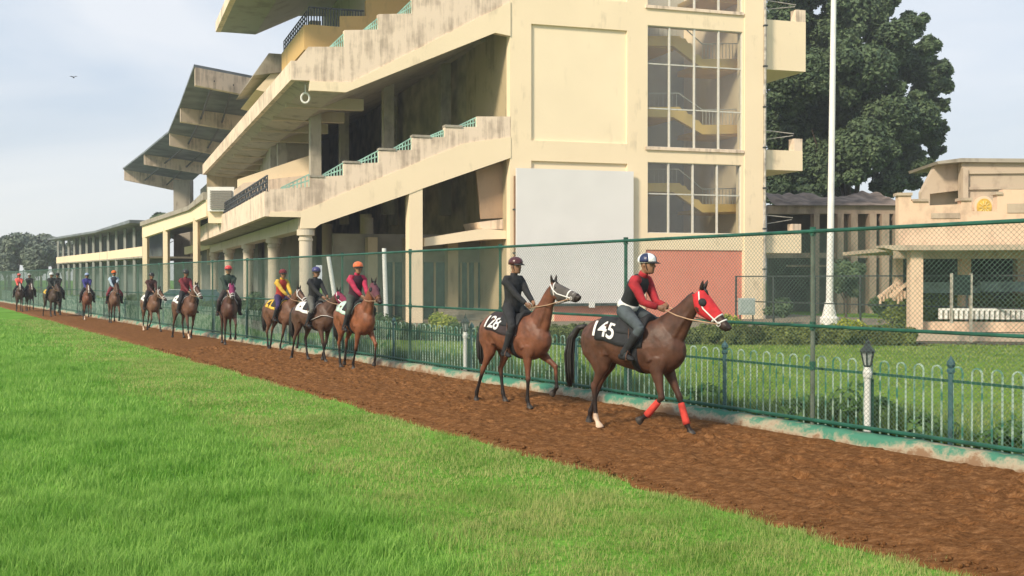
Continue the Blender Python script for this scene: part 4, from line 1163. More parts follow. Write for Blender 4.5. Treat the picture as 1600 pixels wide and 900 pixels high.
# trees and shrubs near the old building
bush('young_tree', at(1322, 432, 52), .95, 4500, .10, M_leaf_dark, 'slim dark green tree right of the white flagpole by the old building', 'tree', 160, sq=1.7)
bush('shrub', at(1215, 482, 45), .65, 3000, .07, M_leaf_dark, 'leafy dark green shrub at the foot of the grandstand tower', 'shrub', 162, trunk=False)
bush('shrub', at(1390, 480, 42), .8, 3000, .07, M_leaf_mid, 'dark green shrub left of the pavilion steps', 'shrub', 163, trunk=False)
bush('shrub', at(1330, 515, 31.2), .48, 2200, .05, M_leaf_yellow, 'bright yellow green bush at the right end of the long hedge', 'shrub', 164, trunk=False)
bush('shrub', at(1140, 505, 31.5), .42, 1800, .05, M_leaf_yellow, 'bright yellow green bush behind the muzzle of the leading horse', 'shrub', 165, trunk=False)
bush('shrub', at(694, 510, 33), .62, 3000, .05, M_leaf_yellow, 'yellow green bush in front of the entrance steps of the stand', 'shrub', 166, trunk=False)
bush('shrub', at(1400, 520, 31.5), .4, 1500, .05, M_leaf_mid, 'small green bush at the left corner of the pavilion platform', 'shrub', 167, trunk=False)
bush('shrub', at(600, 522, 34), .75, 3500, .06, M_leaf_mid, 'green bush behind the horse carrying the rider in pink', 'shrub', 168, trunk=False)
bush('shrub', at(392, 478, 52), 1.0, 3500, .09, M_leaf_mid, 'green bush between the stand columns and the fence', 'shrub', 169, trunk=False)
# hedges
def hedge(pa, pb, Y0, Y1, zt, dep, n, label, seed, m=M_leaf_hedge, size=.05):
    A_, B_ = at(pa, 436, Y0), at(pb, 436, Y1); A_.z = B_.z = 0
    o = empty('hedge', A_.lerp(B_, .5), 0, label, 'hedge')
    L_ = (B_ - A_).length; k = int(L_ / .33); bl = []; rs = random.Random(seed)
    for i in range(k):
        for zz in (.28, .62):
            p_ = A_.lerp(B_, (i + .5) / k) + Vector((rs.uniform(-.1, .1), rs.uniform(-.3, .3) * dep, zt * (zz + rs.uniform(-.08, .1))))
            bl.append((p_, zt * .38 * rs.uniform(.85, 1.15)))
    leaf_cloud('foliage', bl, n, size, m, seed, o, 1.0)
hedge(858, 1425, 31, 30.5, .68, 1.0, 52000, 'long low brown green hedge across the lawn in front of the grandstand tower', 201)
hedge(610, 858, 33.5, 31.2, .62, 1.0, 22000, 'low dark hedge in front of the open ground floor of the grandstand', 202, M_leaf_mid)
hedge(1393, 1740, 38, 36, 1.65, .8, 16000, 'green flower bed hedge behind the pavilion balustrade', 203, leafmat('leaves_lime', (.05, .10, .02), (.22, .32, .05), (.4, .45, .1), .25), .06)
hedge(200, 600, 78, 36, .9, 1.2, 26000, 'long green hedge between the hoop fence and the stand columns', 204, M_leaf_mid, .08)
# weeds growing at the fence foot
r = np.random.RandomState(77); N = 52000
s = r.uniform(-7, 22, N); d_ = vnoise(s * .9, s * 0 + 1.5, 41); k = (r.uniform(0, 1, N) < np.clip(d_ * 1.8 - .45, 0.12, 1)); s = s[k]; d_ = d_[k]
w = -0.5 - np.abs(r.normal(size=len(s))) * .35
X = K0.x + KD.x * s + KM.x * w; Y = K0.y + KD.y * s + KM.y * w
tag(blades('fence_weeds', X, Y, (.16 + .52 * d_ ** 1.3) * r.uniform(.3, 1.15, len(s)), np.full(len(s), .024), r.uniform(.1, .6, len(s)), leafmat('weed_leaves', (.02, .065, .015), (.08, .18, .035), (.22, .32, .08), .3), .03, True, 78), 'tall weeds growing along the foot of the hoop topped fence', 'weeds', kind='stuff')
# leafy plants crowding the pickets
rs = random.Random(12)
for i, (s_, h_, wd, lab) in enumerate(((3.4, .52, .30, 'leafy green plant behind the pickets just left of the grey fence post'), (2.35, .62, .36, 'tallest leafy plant, directly right of the grey fence post'), (1.5, .40, .28, 'low leafy plant left of the nearest blue fence post'),
        (.55, .45, .30, 'leafy plant behind the pickets right of the white lamp post'), (-.6, .36, .26, 'short leafy plant near the right edge of the picture'), (5.6, .42, .28, 'leafy plant behind the pickets under the muzzle of the leading horse'), (9.4, .5, .34, 'leafy plant behind the pickets between the two leading horses'))):
    q = SW(s_, -.78, 0.03)
    o = empty('leafy_plant', q, 0, lab, 'plant', 'leafy plants along the picket fence')
    bl = [(q + Vector((rs.uniform(-1, 1) * wd, rs.uniform(-.6, .6) * wd, h_ * rs.uniform(.2, .8))), h_ * rs.uniform(.26, .46)) for _ in range(9)]
    leaf_cloud('foliage', bl, 620, .062, leafmat('plant_leaves', (.03, .10, .02), (.09, .22, .045), (.20, .34, .09), .35), 300 + i, o, 1.0)
    b = MB()
    for c_, r_2 in bl: b.bar(q + Vector((rs.uniform(-.05, .05), 0, 0)), c_ + Vector((0, 0, r_2 * .6)), .012, n=5)
    b.build('stem', M_leaf_mid, o)
# paved apron before the stand
b = MB(); b.add([W3(-13, -7.5, .036), W3(UR + 6, -7.5, .036), W3(UR + 6, 60, .036), W3(-13, 60, .036)], [(0, 1, 2, 3)]); tag(b.build('paving', M_pave), kind='structure')
b = MB(); A_, B_ = at(560, 436, 34.5), at(1430, 436, 31.4); b.add([(A_.x, A_.y - 1.2, .040), (B_.x, B_.y - 1.4, .040), (B_.x, B_.y + 1.0, .040), (A_.x, A_.y + 1.2, .040)], [(0, 1, 2, 3)]); tag(b.build('planting_bed', M_soil), kind='structure')

# ================================================================ parked cars by the gallery
q = at(1168, 436, 36); q.z = 0
o = empty('utility_cabinet', q, 0, 'small grey utility cabinet standing right of the red wall panel', 'cabinet')
b = MB(); z0, z1 = at(1168, 492, 36).z, at(1168, 466, 36).z; b.box(q.x - .3, q.x + .3, q.y, q.y + .3, z0, z1); b.build('box', plain('cabinet_grey', (.38, .42, .42), .5), o)
b = MB(); b.box(q.x - .26, q.x + .26, q.y - .02, q.y - .002, z0 + .05, z1 - .05); b.build('door', plain('cabinet_door', (.32, .36, .36), .5), o)
for dx in (-.25, .25):
    b = MB(); b.bar((q.x + dx, q.y + .15, 0), (q.x + dx, q.y + .15, z0 - .002), .05); b.build('leg', M_darkmetal, o)
def car(px, Y, label, paint, rz):
    q = at(px, 436, Y); q.z = .036
    o = empty('parked_car', q, rz, label, 'car', 'cars parked by the gallery')
    sec = [(-2.05, .35, .62), (-2.0, .30, .95), (-1.3, .25, 1.0), (.9, .25, 1.0), (1.9, .28, .82), (2.05, .32, .6)]
    b = MB(); n = len(sec); V = []
    for x, zl, zh in sec: V += [(x, -.82, zl), (x, .82, zl), (x, .78, zh), (x, -.78, zh)]
    Fs = [(3, 2, 1, 0), ((n - 1) * 4, (n - 1) * 4 + 1, (n - 1) * 4 + 2, (n - 1) * 4 + 3)]
    for i in range(n - 1):
        for k in range(4): Fs.append((i * 4 + k, i * 4 + (k + 1) % 4, (i + 1) * 4 + (k + 1) % 4, (i + 1) * 4 + k))
    b.add(V, Fs); b.build('body', paint, o, local=True)
    b = MB(); b.add([(-1.5, -.74, 1.0), (.95, -.74, 1.0), (.95, .74, 1.0), (-1.5, .74, 1.0), (-1.05, -.6, 1.44), (.3, -.6, 1.44), (.3, .6, 1.44), (-1.05, .6, 1.44)], [(0, 3, 2, 1), (0, 1, 5, 4), (1, 2, 6, 5), (2, 3, 7, 6), (3, 0, 4, 7)]); b.build('windows', plain('car_glass', (.05, .10, .12), .15), o, local=True)
    b = MB(); b.box(-1.1, .35, -.62, .62, 1.441, 1.48); b.build('roof', paint, o, local=True)
    for x in (-1.25, 1.3):
        for y in (-.72, .72):
            b = MB(); b.bar((x, y - .1, .31), (x, y + .1, .31), .62, n=16); b.build('wheel', plain('tyre', (.02, .02, .02), .8), o, local=True)
car(272, 62, 'white parked car seen between the riders near the gallery pillars', plain('car_white', (.7, .72, .72), .3), R(200))
car(312, 60, 'dark teal parked car beside the first stand columns', plain('car_teal', (.06, .14, .17), .3), R(195))

# small pale bird high in the sky
bd = at(115, 121, 60)
o = empty('bird', bd, 0, 'tiny dark bird flying in the pale sky at the upper left', 'bird')
b = MB(); b.lathe(bd + Vector((0, 0, -.03)), [(-.02, .01), (.0, .05), (.05, .06), (.09, .02)], 8); V = [bd + Vector(v) for v in ((0, 0, .02), (.12, .03, .10), (.26, -.02, .06), (.10, -.06, .02))]; b.add(V + [v + Vector((0, 0, .008)) for v in V], [(0, 1, 2, 3), (7, 6, 5, 4), (0, 4, 5, 1), (1, 5, 6, 2), (2, 6, 7, 3), (3, 7, 4, 0)])
V = [bd + Vector((-v[0], v[1], v[2])) for v in ((0, 0, .02), (.12, .03, .10), (.26, -.02, .06), (.10, -.06, .02))]; b.add(V + [v + Vector((0, 0, .008)) for v in V], [(0, 1, 2, 3), (7, 6, 5, 4), (0, 4, 5, 1), (1, 5, 6, 2), (2, 6, 7, 3), (3, 7, 4, 0)])
b.build('body', M_darkmetal, o)
# ================================================================ horses and riders
def V3(x, y, z): return Vector((x, y, z))
class Loft:
    """rings -> closed skin; every limb of one body goes in one list and is fused afterwards"""
    def __init__(s): s.v = []; s.f = []
    def rings(s, rings, cap=True):
        n = len(rings[0]); base = len(s.v)
        for r_ in rings: s.v += [tuple(q) for q in r_]
        for i in range(len(rings) - 1):
            for k in range(n):
                a = base + i * n + k; b_ = base + i * n + (k + 1) % n
                s.f.append((a, b_, b_ + n, a + n))
        if cap:
            s.f.append(tuple(base + k for k in range(n))[::-1]); e = base + (len(rings) - 1) * n
            s.f.append(tuple(e + k for k in range(n)))
    def tube(s, pts, rad, side=(0, 1, 0), n=14, ease=True):
        """pts centre line, rad list of (in plane radius, lateral radius)"""
        pts = [Vector(p) for p in pts]; side = Vector(side); R_ = []
        for i, p in enumerate(pts):
            d = (pts[min(i + 1, len(pts) - 1)] - pts[max(i - 1, 0)]).normalized()
            la = (side - d * side.dot(d)); la.normalize(); up = la.cross(d)
            a, b_ = rad[i] if isinstance(rad[i], tuple) else (rad[i], rad[i])
            R_.append([p + up * (math.sin(2 * math.pi * k / n) * a) + la * (math.cos(2 * math.pi * k / n) * b_) for k in range(n)])
        s.rings(R_)
    def ball(s, c, rx, ry, rz, n=12, m=8):
        c = Vector(c); R_ = []
        for i in range(m + 1):
            t = -math.pi / 2 + math.pi * (i + .02) / (m + .04)
            R_.append([c + V3(rx * math.cos(t) * math.cos(2 * math.pi * k / n), ry * math.cos(t) * math.sin(2 * math.pi * k / n), rz * math.sin(t)) for k in range(n)])
        s.rings(R_)
def fuse(L, name, voxel, smooth=4, factor=.5):
    me = bpy.data.meshes.new('tmp'); me.from_pydata(L.v, [], L.f)
    bm = bmesh.new(); bm.from_mesh(me); bmesh.ops.recalc_face_normals(bm, faces=bm.faces[:]); bm.to_mesh(me); bm.free()
    o = bpy.data.objects.new('tmp', me); col.objects.link(o)
    md = o.modifiers.new('r', 'REMESH'); md.mode = 'VOXEL'; md.voxel_size = voxel; md.use_smooth_shade = True
    if smooth:
        sm = o.modifiers.new('s', 'SMOOTH'); sm.iterations = smooth; sm.factor = factor
    dg = bpy.context.evaluated_depsgraph_get(); dg.update()
    ev = o.evaluated_get(dg)
    out = bpy.data.meshes.new_from_object(ev)
    out.name = name
    bpy.data.objects.remove(o); bpy.data.meshes.remove(me)
    return out
def coords(me):
    a = np.empty(len(me.vertices) * 3, dtype=np.float32); me.vertices.foreach_get('co', a); return a.reshape(-1, 3)
def paint(me, colors):
    at_ = me.color_attributes.new('coat', 'FLOAT_COLOR', 'POINT')
    c = np.concatenate([colors, np.ones((len(colors), 1))], 1).astype(np.float32)
    at_.data.foreach_set('color', c.ravel())
def coatmat(name, rough, sheen=0.0, bump=.12):
    m, n, l, p = newmat(name)
    a = n.new('ShaderNodeAttribute'); a.attribute_name = 'coat'
    t = n.new('ShaderNodeTexCoord'); z = n.new('ShaderNodeTexNoise'); z.inputs['Scale'].default_value = 7; z.inputs['Detail'].default_value = 6; l.new(t.outputs['Object'], z.inputs['Vector'])
    q = n.new('ShaderNodeMapRange'); q.inputs[1].default_value = .3; q.inputs[2].default_value = .7; q.inputs[3].default_value = .62; q.inputs[4].default_value = 1.4; l.new(z.outputs[0], q.inputs[0])
    s = n.new('ShaderNodeVectorMath'); s.operation = 'SCALE'; l.new(a.outputs[0], s.inputs[0]); l.new(q.outputs[0], s.inputs['Scale']); l.new(s.outputs[0], p.inputs['Base Color'])
    p.inputs['Roughness'].default_value = rough
    z2 = n.new('ShaderNodeTexNoise'); z2.inputs['Scale'].default_value = 11; z2.inputs['Detail'].default_value = 3; l.new(t.outputs['Object'], z2.inputs['Vector'])
    bp = n.new('ShaderNodeBump'); bp.inputs['Strength'].default_value = bump; bp.inputs['Distance'].default_value = .02; l.new(z2.outputs[0], bp.inputs['Height']); l.new(bp.outputs[0], p.inputs['Normal'])
    return m
M_coat = coatmat('horse_coat', .50, bump=.4); M_coat.node_tree.nodes['Principled BSDF'].inputs['Specular IOR Level'].default_value = .32
M_skin = coatmat('rider_skin', .55, bump=.02)
M_hair = plain('horse_hair', (.012, .009, .008), .55, var=.4, scale=20)
M_leather = plain('brown_leather', (.12, .055, .03), .5, var=.3, scale=10)
M_strap = plain('tan_strap', (.42, .27, .17), .6, var=.2, scale=10)
M_wstrap = plain('white_strap', (.72, .70, .68), .5, var=.08, scale=10)
M_black = plain('black_cloth', (.014, .015, .018), .8, var=.3, scale=14)
M_eye = plain('eye', (.008, .006, .005), .08)
CL = {}
def cloth(name, c, rough=.85):
    if name not in CL: CL[name] = plain('cloth_' + name, c, rough, var=.22, scale=9, bump=.8, bscale=11)
    return CL[name]

TS = [(-.88, 1.34, 1.16, .05), (-.83, 1.44, 1.03, .15), (-.72, 1.52, .95, .215), (-.55, 1.575, .97, .262), (-.36, 1.570, .955, .268), (-.12, 1.525, .885, .285), (.12, 1.515, .84, .282),
      (.32, 1.570, .815, .245), (.44, 1.595, .825, .210), (.56, 1.53, .87, .185), (.66, 1.42, .93, .155), (.73, 1.32, 1.01, .105), (.77, 1.24, 1.08, .05)]
def torso_par(x):
    for a, b_ in zip(TS[:-1], TS[1:]):
        if x <= b_[0] or b_ is TS[-1]:
            t = min(1, max(0, (x - a[0]) / (b_[0] - a[0]))); t = t * t * (3 - 2 * t) * .4 + t * .6
            return [a[k] + (b_[k] - a[k]) * t for k in (1, 2, 3)]
def torso_pt(x, th, off=0.0):
    """th: 0 on the back, +90 deg on the left flank, -90 on the right"""
    top, bot, hw = torso_par(x); c, h = (top + bot) / 2, (top - bot) / 2
    sy, cz = math.sin(th), math.cos(th)
    y = abs(sy) ** .92 * (1 if sy >= 0 else -1); z = abs(cz) ** .96 * (1 if cz >= 0 else -1)
    wv = hw * (1 - .10 * max(0, z))
    return V3(x, y * (wv + off), c + z * (h + off))
def torso_loft(L, n=28):
    xs = [TS[0][0], -.86]
    xs += list(np.arange(-.83, .76, .06)) + [.77]
    L.rings([[torso_pt(x, 2 * math.pi * k / n) for k in range(n)] for x in xs])

def ik(A_, T_, l1, l2, fwd):
    """2 bone chain in the x-z plane; fwd=+1 middle joint bends forward"""
    dx, dz = T_[0] - A_[0], T_[1] - A_[1]; d = math.hypot(dx, dz)
    if d > (l1 + l2) * .998: k = d / ((l1 + l2) * .998); l1 *= k; l2 *= k
    a = math.acos(max(-1, min(1, (l1 * l1 + d * d - l2 * l2) / (2 * l1 * d))))
    base = math.atan2(dz, dx)
    ang = base + a * fwd
    return (A_[0] + l1 * math.cos(ang), A_[1] + l1 * math.sin(ang))

# head profile: distance from poll, half depth, half width
HS = [(-.02, .085, .065), (.04, .105, .082), (.12, .122, .092), (.20, .128, .092), (.28, .112, .078), (.38, .088, .062), (.48, .072, .054), (.55, .070, .055), (.60, .060, .050), (.635, .040, .034), (.648, .015, .015)]
def head_frame(P):
    a = P['head_pitch']; poll = V3(*P['poll']); yaw = P.get('yaw', 0)
    f = V3(math.cos(a) * math.cos(yaw), math.cos(a) * math.sin(yaw), math.sin(a)); la = V3(-math.sin(yaw), math.cos(yaw), 0); up = f.cross(la) * -1
    up = la.cross(f) * -1
    if up.z < 0: up = -up
    return poll, f, la, up
def head_pt(P, t, th, off=0.0):
    """th 0 = front of the face, +-90 = cheeks, 180 = jaw"""
    poll, f, la, up = head_frame(P)
    for a, b_ in zip(HS[:-1], HS[1:]):
        if t <= b_[0] or b_ is HS[-1]:
            k = min(1, max(0, (t - a[0]) / (b_[0] - a[0]))); dp = a[1] + (b_[1] - a[1]) * k; hw = a[2] + (b_[2] - a[2]) * k; break
    c = poll + f * t - up * (dp - .085)
    return c + up * (math.cos(th) * (dp + off)) + la * (math.sin(th) * (hw + off))
def neck_pts(P):
    poll, f, la, up = head_frame(P)
    a = V3(.40, 0, 1.30); e = poll + f * .03 - up * .05
    c1 = a + V3(.22, 0, .13); c2 = e + V3(-.12, 0, -.10) * 1.2
    return [a.lerp(c1, t).lerp(c1.lerp(c2, t), t).lerp(c1.lerp(c2, t).lerp(c2.lerp(e, t), t), t) for t in [k / 8 for k in range(9)]]
NR = [(.285, .155), (.275, .142), (.245, .124), (.212, .106), (.180, .094), (.146, .084), (.130, .078), (.115, .072), (.10, .066)]

def _noop(): pass
def horse(P):
    name = P.get('name', 'horse')
    o = empty(name, P['loc'], P['rz'], P['label'], 'horse', 'racehorses walking in single file')
    vox = P['vox']
    L = Loft(); torso_loft(L)
    NP = neck_pts(P)
    L.tube(NP, NR, n=20)
    L.rings([[head_pt(P, t, 2 * math.pi * k / 20) for k in range(20)] for t in [-.02, .01, .05, .09, .13, .17, .21, .25, .3, .35, .4, .45, .5, .55, .58, .61, .63, .646]])
    poll, f, la, up = head_frame(P)
    # cheek, brow, nostril rims, ears
    for sg in (-1, 1):
        b0 = head_pt(P, .17, math.radians(110) * sg, -.02); L.ball(b0, .075, .03, .075)
        b0 = head_pt(P, .135, math.radians(50) * sg, -.012); L.ball(b0, .03, .02, .028)
        b0 = head_pt(P, .575, math.radians(62) * sg, -.004); L.ball(b0, .026, .016, .022)
        e0 = head_pt(P, .0, math.radians(36) * sg, -.015); tilt = P.get('ears', -.6)
        ed = (up * 1.0 + f * tilt + la * sg * .22).normalized()
        L.tube([e0, e0 + ed * .045, e0 + ed * .10, e0 + ed * .145, e0 + ed * .165], [(.026, .020), (.034, .024), (.028, .019), (.014, .011), (.004, .004)], side=la, n=8)
    # shoulders and haunches
    for sg in (-1, 1):
        L.tube([V3(.42, .08 * sg, 1.45), V3(.50, .10 * sg, 1.24), V3(.50, .115 * sg, 1.08), V3(.42, .135 * sg, .93)], [(.10, .06), (.135, .082), (.13, .080), (.115, .07)])
    for sg in (-1, 1):      # shoulder blade ridge, triceps, hip point, rib arch
        L.tube([V3(.30, .10 * sg, 1.50), V3(.42, .155 * sg, 1.36), V3(.55, .145 * sg, 1.20), V3(.62, .12 * sg, 1.12)], [(.035, .035), (.05, .045), (.055, .045), (.04, .04)], n=10)
        L.tube([V3(.22, .17 * sg, 1.30), V3(.28, .205 * sg, 1.14), V3(.36, .19 * sg, 1.02)], [(.06, .04), (.085, .045), (.06, .05)], n=10)
        L.ball(V3(-.34, .205 * sg, 1.46), .05, .04, .045)
        L.tube([V3(-.34, .19 * sg, 1.40), V3(-.37, .20 * sg, 1.22), V3(-.36, .19 * sg, 1.06)], [(.05, .045), (.07, .055), (.08, .06)], n=10)
        a_, b_ = neck_pts(P)[1], neck_pts(P)[6]
        L.tube([a_ + V3(.10, .085 * sg, -.12), a_.lerp(b_, .5) + V3(.06, .075 * sg, -.07), b_ + V3(.03, .045 * sg, -.04)], [(.05, .05), (.045, .04), (.035, .03)], n=10)
    legs = {}
    for key, sg in (('fr', -1), ('fl', 1)):
        x, z, c = P[key]           # hoof centre x, hoof lift, pastern swing angle from vertical (radians, + forward)
        y = .145 * sg
        fet = (x - math.sin(c) * .125, .055 + z + math.cos(c) * .125)
        el = (.40, .96); kn = ik(el, fet, .44, .345, 1)
        K_, Fp = V3(kn[0], y, kn[1]), V3(fet[0], y, fet[1]); E_ = V3(el[0], y * .95, el[1])
        H_ = V3(x, y, .055 + z); hd = V3(math.sin(c * 1.0 + .25 * (1 if c > -.3 else 0)), 0, -math.cos(c * 1.0)).normalized()
        cd = (Fp - K_).normalized()
        pts = [E_ + V3(.03, 0, .12), E_, E_.lerp(K_, .3), E_.lerp(K_, .6), E_.lerp(K_, .86), K_, K_.lerp(Fp, .18), K_.lerp(Fp, .5), K_.lerp(Fp, .82), Fp, Fp.lerp(H_, .5), Fp.lerp(H_, .85)]
        L.tube(pts, [(.13, .075), (.115, .078), (.088, .064), (.060, .049), (.045, .041), (.050, .044), (.035, .031), (.030, .025), (.033, .029), (.043, .037), (.032, .030), (.043, .040)], n=12)
        L.tube([Fp.lerp(H_, .75), H_, H_ + hd * .052], [(.043, .040), (.054, .048), (.064, .055)], n=12)
        legs[key] = (E_, K_, Fp, H_)
    for key, sg in (('hr', -1), ('hl', 1)):
        x, z, c = P[key]; y = .135 * sg
        fet = (x - math.sin(c) * .125, .055 + z + math.cos(c) * .125)
        st = (-.42 + (x + .62) * .22, 1.02); hk = ik(st, fet, .47, .43, -1)
        K_, Fp = V3(hk[0], y, hk[1]), V3(fet[0], y, fet[1]); E_ = V3(st[0], y, st[1]); H_ = V3(x, y, .055 + z); hd = V3(math.sin(c + .2), 0, -math.cos(c)).normalized()
        pts = [E_ + V3(-.10, 0, .16), E_ + V3(-.03, 0, .02), E_.lerp(K_, .3), E_.lerp(K_, .62), E_.lerp(K_, .88), K_ + V3(-.005, 0, 0), K_.lerp(Fp, .2), K_.lerp(Fp, .5), K_.lerp(Fp, .84), Fp, Fp.lerp(H_, .5), Fp.lerp(H_, .85)]
        L.tube(pts, [(.18, .11), (.165, .10), (.115, .078), (.072, .052), (.050, .038), (.056, .041), (.040, .033), (.033, .027), (.034, .030), (.044, .038), (.033, .030), (.043, .040)], n=12)
        L.ball(K_ + V3(-.035, 0, .03), .025, .022, .04)
        L.tube([V3(-.50, .10 * sg, 1.42), V3(-.60, .122 * sg, 1.27), V3(-.62, .128 * sg, 1.10), V3(-.60, .135 * sg, .99).lerp(E_.lerp(K_, .25), .5), E_.lerp(K_, .55)], [(.15, .11), (.21, .13), (.185, .115), (.13, .088), (.07, .05)])
        L.tube([Fp.lerp(H_, .75), H_, H_ + hd * .052], [(.043, .040), (.053, .047), (.062, .054)], n=12)
        legs[key] = (E_, K_, Fp, H_)
    me = fuse(L, 'body', vox, smooth=P.get('smooth', 5))
    v = coords(me); base = np.array(P['coat']); dark = np.array(P.get('points', (.016, .011, .009)))
    C = np.tile(base, (len(v), 1))
    # lighter flank and dark back line are coat markings
    kt = np.clip((v[:, 2] - 1.35) / .25, 0, 1)[:, None] * .35; C = C * (1 - kt) + base * .55 * kt
    kl = np.clip((.62 - v[:, 2]) / .16, 0, 1)[:, None]; 
    if P.get('dark_legs', True): C = C * (1 - kl) + dark * kl
    # muzzle
    hv = (v - np.array(poll)) @ np.array(f); near = (v[:, 0] > P['poll'][0] - .15) & (v[:, 2] > 1.2)
    km = (np.clip((hv - .46) / .12, 0, 1) * near)[:, None]; C = C * (1 - km) + np.array((.03, .022, .02)) * km
    eartip = (np.clip(((v - np.array(poll)) @ np.array(up) - .06) / .03, 0, 1) * near)[:, None]; C = C * (1 - eartip) + dark * eartip
    for key in legs:
        E_, K_, Fp, H_ = legs[key]
        seg = np.array(H_) - np.array(Fp); t = ((v - np.array(Fp)) @ seg) / (seg @ seg)
        dist = np.linalg.norm(v - (np.array(Fp) + np.clip(t, 0, 1.5)[:, None] * seg), axis=1)
        hoof = (dist < .085) & (t > .82)
        C[hoof] = np.array((.05, .042, .036))
        if key in P.get('socks', ()):
            seg2 = np.array(K_) - np.array(Fp); t2 = ((v - np.array(Fp)) @ seg2) / (seg2 @ seg2)
            d2 = np.linalg.norm(v - (np.array(Fp) + np.clip(t2, 0, .45)[:, None] * seg2), axis=1)
            C[((dist < .085) & (t > 0)) | ((d2 < .07) & (t2 < .14))] = np.array((.62, .46, .34))
    if P.get('blaze'):
        q = v - np.array(poll); lat = np.abs(q @ np.array(la)); frontness = (q @ np.array(up))
        mask = near & (lat < .026) & (frontness > -.06) & (hv > .03) & (hv < .56)
        C[mask] = np.array((.72, .68, .62))
    paint(me, C)
    me.materials.clear(); me.materials.append(M_coat)
    me.polygons.foreach_set('use_smooth', [True] * len(me.polygons))
    body = bpy.data.objects.new('body', me); col.objects.link(body); body.parent = o
    # eyes
    for sg in (-1, 1):
        E = Loft(); E.ball(head_pt(P, .135, math.radians(58) * sg, .004), .020, .016, .018, 10, 6); link_mesh('eye', E.v, E.f, M_eye, o, True, True)
    # mane along the crest
    L2 = Loft(); rs = random.Random(P['seed'])
    ring = []
    for i in range(len(NP) * 3 - 2):
        t = i / 3; k = min(int(t), len(NP) - 2); q = NP[k].lerp(NP[k + 1], t - k); r0 = NR[k][0] + (NR[k + 1][0] - NR[k][0]) * (t - k)
        d = (NP[k + 1] - NP[k]).normalized(); u = V3(-d.z, 0, d.x); 
        if u.z < 0: u = -u
        c = q + u * (r0 - .012); dr = .085 + rs.uniform(-.02, .03); 
        ring.append([c + V3(0, .020, -.01), c + u * .022, c + V3(0, -.028, 0), c + V3(-.01, -.052, -dr), c + V3(-.01, -.040, -dr * 1.02), c + V3(0, -.012, -.01)])
    L2.rings(ring[5:]); link_mesh('mane', L2.v, L2.f, M_hair, o, True, True)
    L2 = Loft(); c = head_pt(P, .0, 0, .005)
    L2.tube([c - f * .03, c + f * .04 + up * .012, c + f * .10 + up * .002], [(.02, .022), (.02, .025), (.006, .014)], side=la, n=8); link_mesh('forelock', L2.v, L2.f, M_hair, o, True, True)
    # tail: thick brush with strands
    tl = P.get('tail', [(-.84, 1.42), (-.93, 1.40), (-1.00, 1.26), (-1.01, 1.02), (-.98, .78), (-.96, .60)])
    L2 = Loft(); ty = P.get('tail_y', 0)
    def tp(i): return V3(tl[i][0], ty * i / 5, tl[i][1])
    L2.tube([tp(i) for i in range(6)], [(.035, .035), (.042, .042), (.062, .060), (.078, .070), (.066, .058), (.018, .018)], n=12)
    for k in range(18):
        a = rs.uniform(0, 6.28); r1 = rs.uniform(.045, .075)
        offs = V3(math.cos(a) * r1, math.sin(a) * r1, 0); ex = rs.uniform(-.06, .12)
        L2.tube([tp(1) + offs * .3, tp(2) + offs * .75, tp(3) + offs * 1.05, tp(4) + offs, tp(5) + offs * .8 + V3(0, 0, ex)], [.012, .016, .016, .012, .003], n=5)
    link_mesh('tail', L2.v, L2.f, M_hair, o, True, True)
    # saddle cloth: a sheet lying on the back, with thickness
    def sheet(nm, x0, x1, th, mat, off=.016, zcut=None, th1=None):
        nx, nt = 14, 22; R_ = []; S = Loft(); top = []; bot = []
        for i in range(nx + 1):
            x = x0 + (x1 - x0) * i / nx; tt = th if th1 is None else th + (th1 - th) * i / nx
            for j in range(nt + 1):
                a = -tt + 2 * tt * j / nt
                wv = .004 * math.sin(i * 1.9 + j * .8)
                top.append(torso_pt(x, a, off + .010 + wv)); bot.append(torso_pt(x, a, off - .012))
        S.v = [tuple(q) for q in top + bot]; N = len(top); w = nt + 1
        for i in range(nx):
            for j in range(nt):
                a = i * w + j; S.f += [(a, a + 1, a + w + 1, a + w), (N + a, N + a + w, N + a + w + 1, N + a + 1)]
        for i in range(nx):
            for j, d in ((0, 1), (nt, -1)): a = i * w + j; S.f.append((a, a + w, N + a + w, N + a))
        for j in range(nt):
            for i in (0, nx): a = i * w + j; S.f.append((a, a + 1, N + a + 1, N + a))
        return link_mesh(nm, S.v, S.f, mat, o, True, True)
    cl = sheet('saddle_cloth', P.get('cx0', -.50), P.get('cx1', .26), R(P.get('cth', 74)), P['cloth'])
    # saddle and girth
    S = Loft()
    S.rings([[torso_pt(x, -1.05 + 2.1 * j / 16, .035 + hgt * math.exp(-((-1.05 + 2.1 * j / 16) / .45) ** 2)) for j in range(17)] + [torso_pt(x, 1.05 - 2.1 * j / 16, .020) for j in range(17)]
             for x, hgt in ((-.20, .075), (-.16, .085), (-.08, .055), (.0, .035), (.08, .035), (.16, .055), (.22, .075), (.26, .03))])
    link_mesh('saddle', S.v, S.f, M_leather if P.get('brown_saddle') else M_black, o, True, True)
    S = Loft(); S.rings([[torso_pt(x, 2 * math.pi * k / 28, .012 + e) for k in range(28)] for x, e in ((.10, -.02), (.10, 0), (.19, 0), (.19, -.02))], cap=False)
    link_mesh('girth', S.v, S.f, P.get('girth', M_black), o, True, True)
    # bridle
    bs = P.get('strap', M_leather); S = Loft()
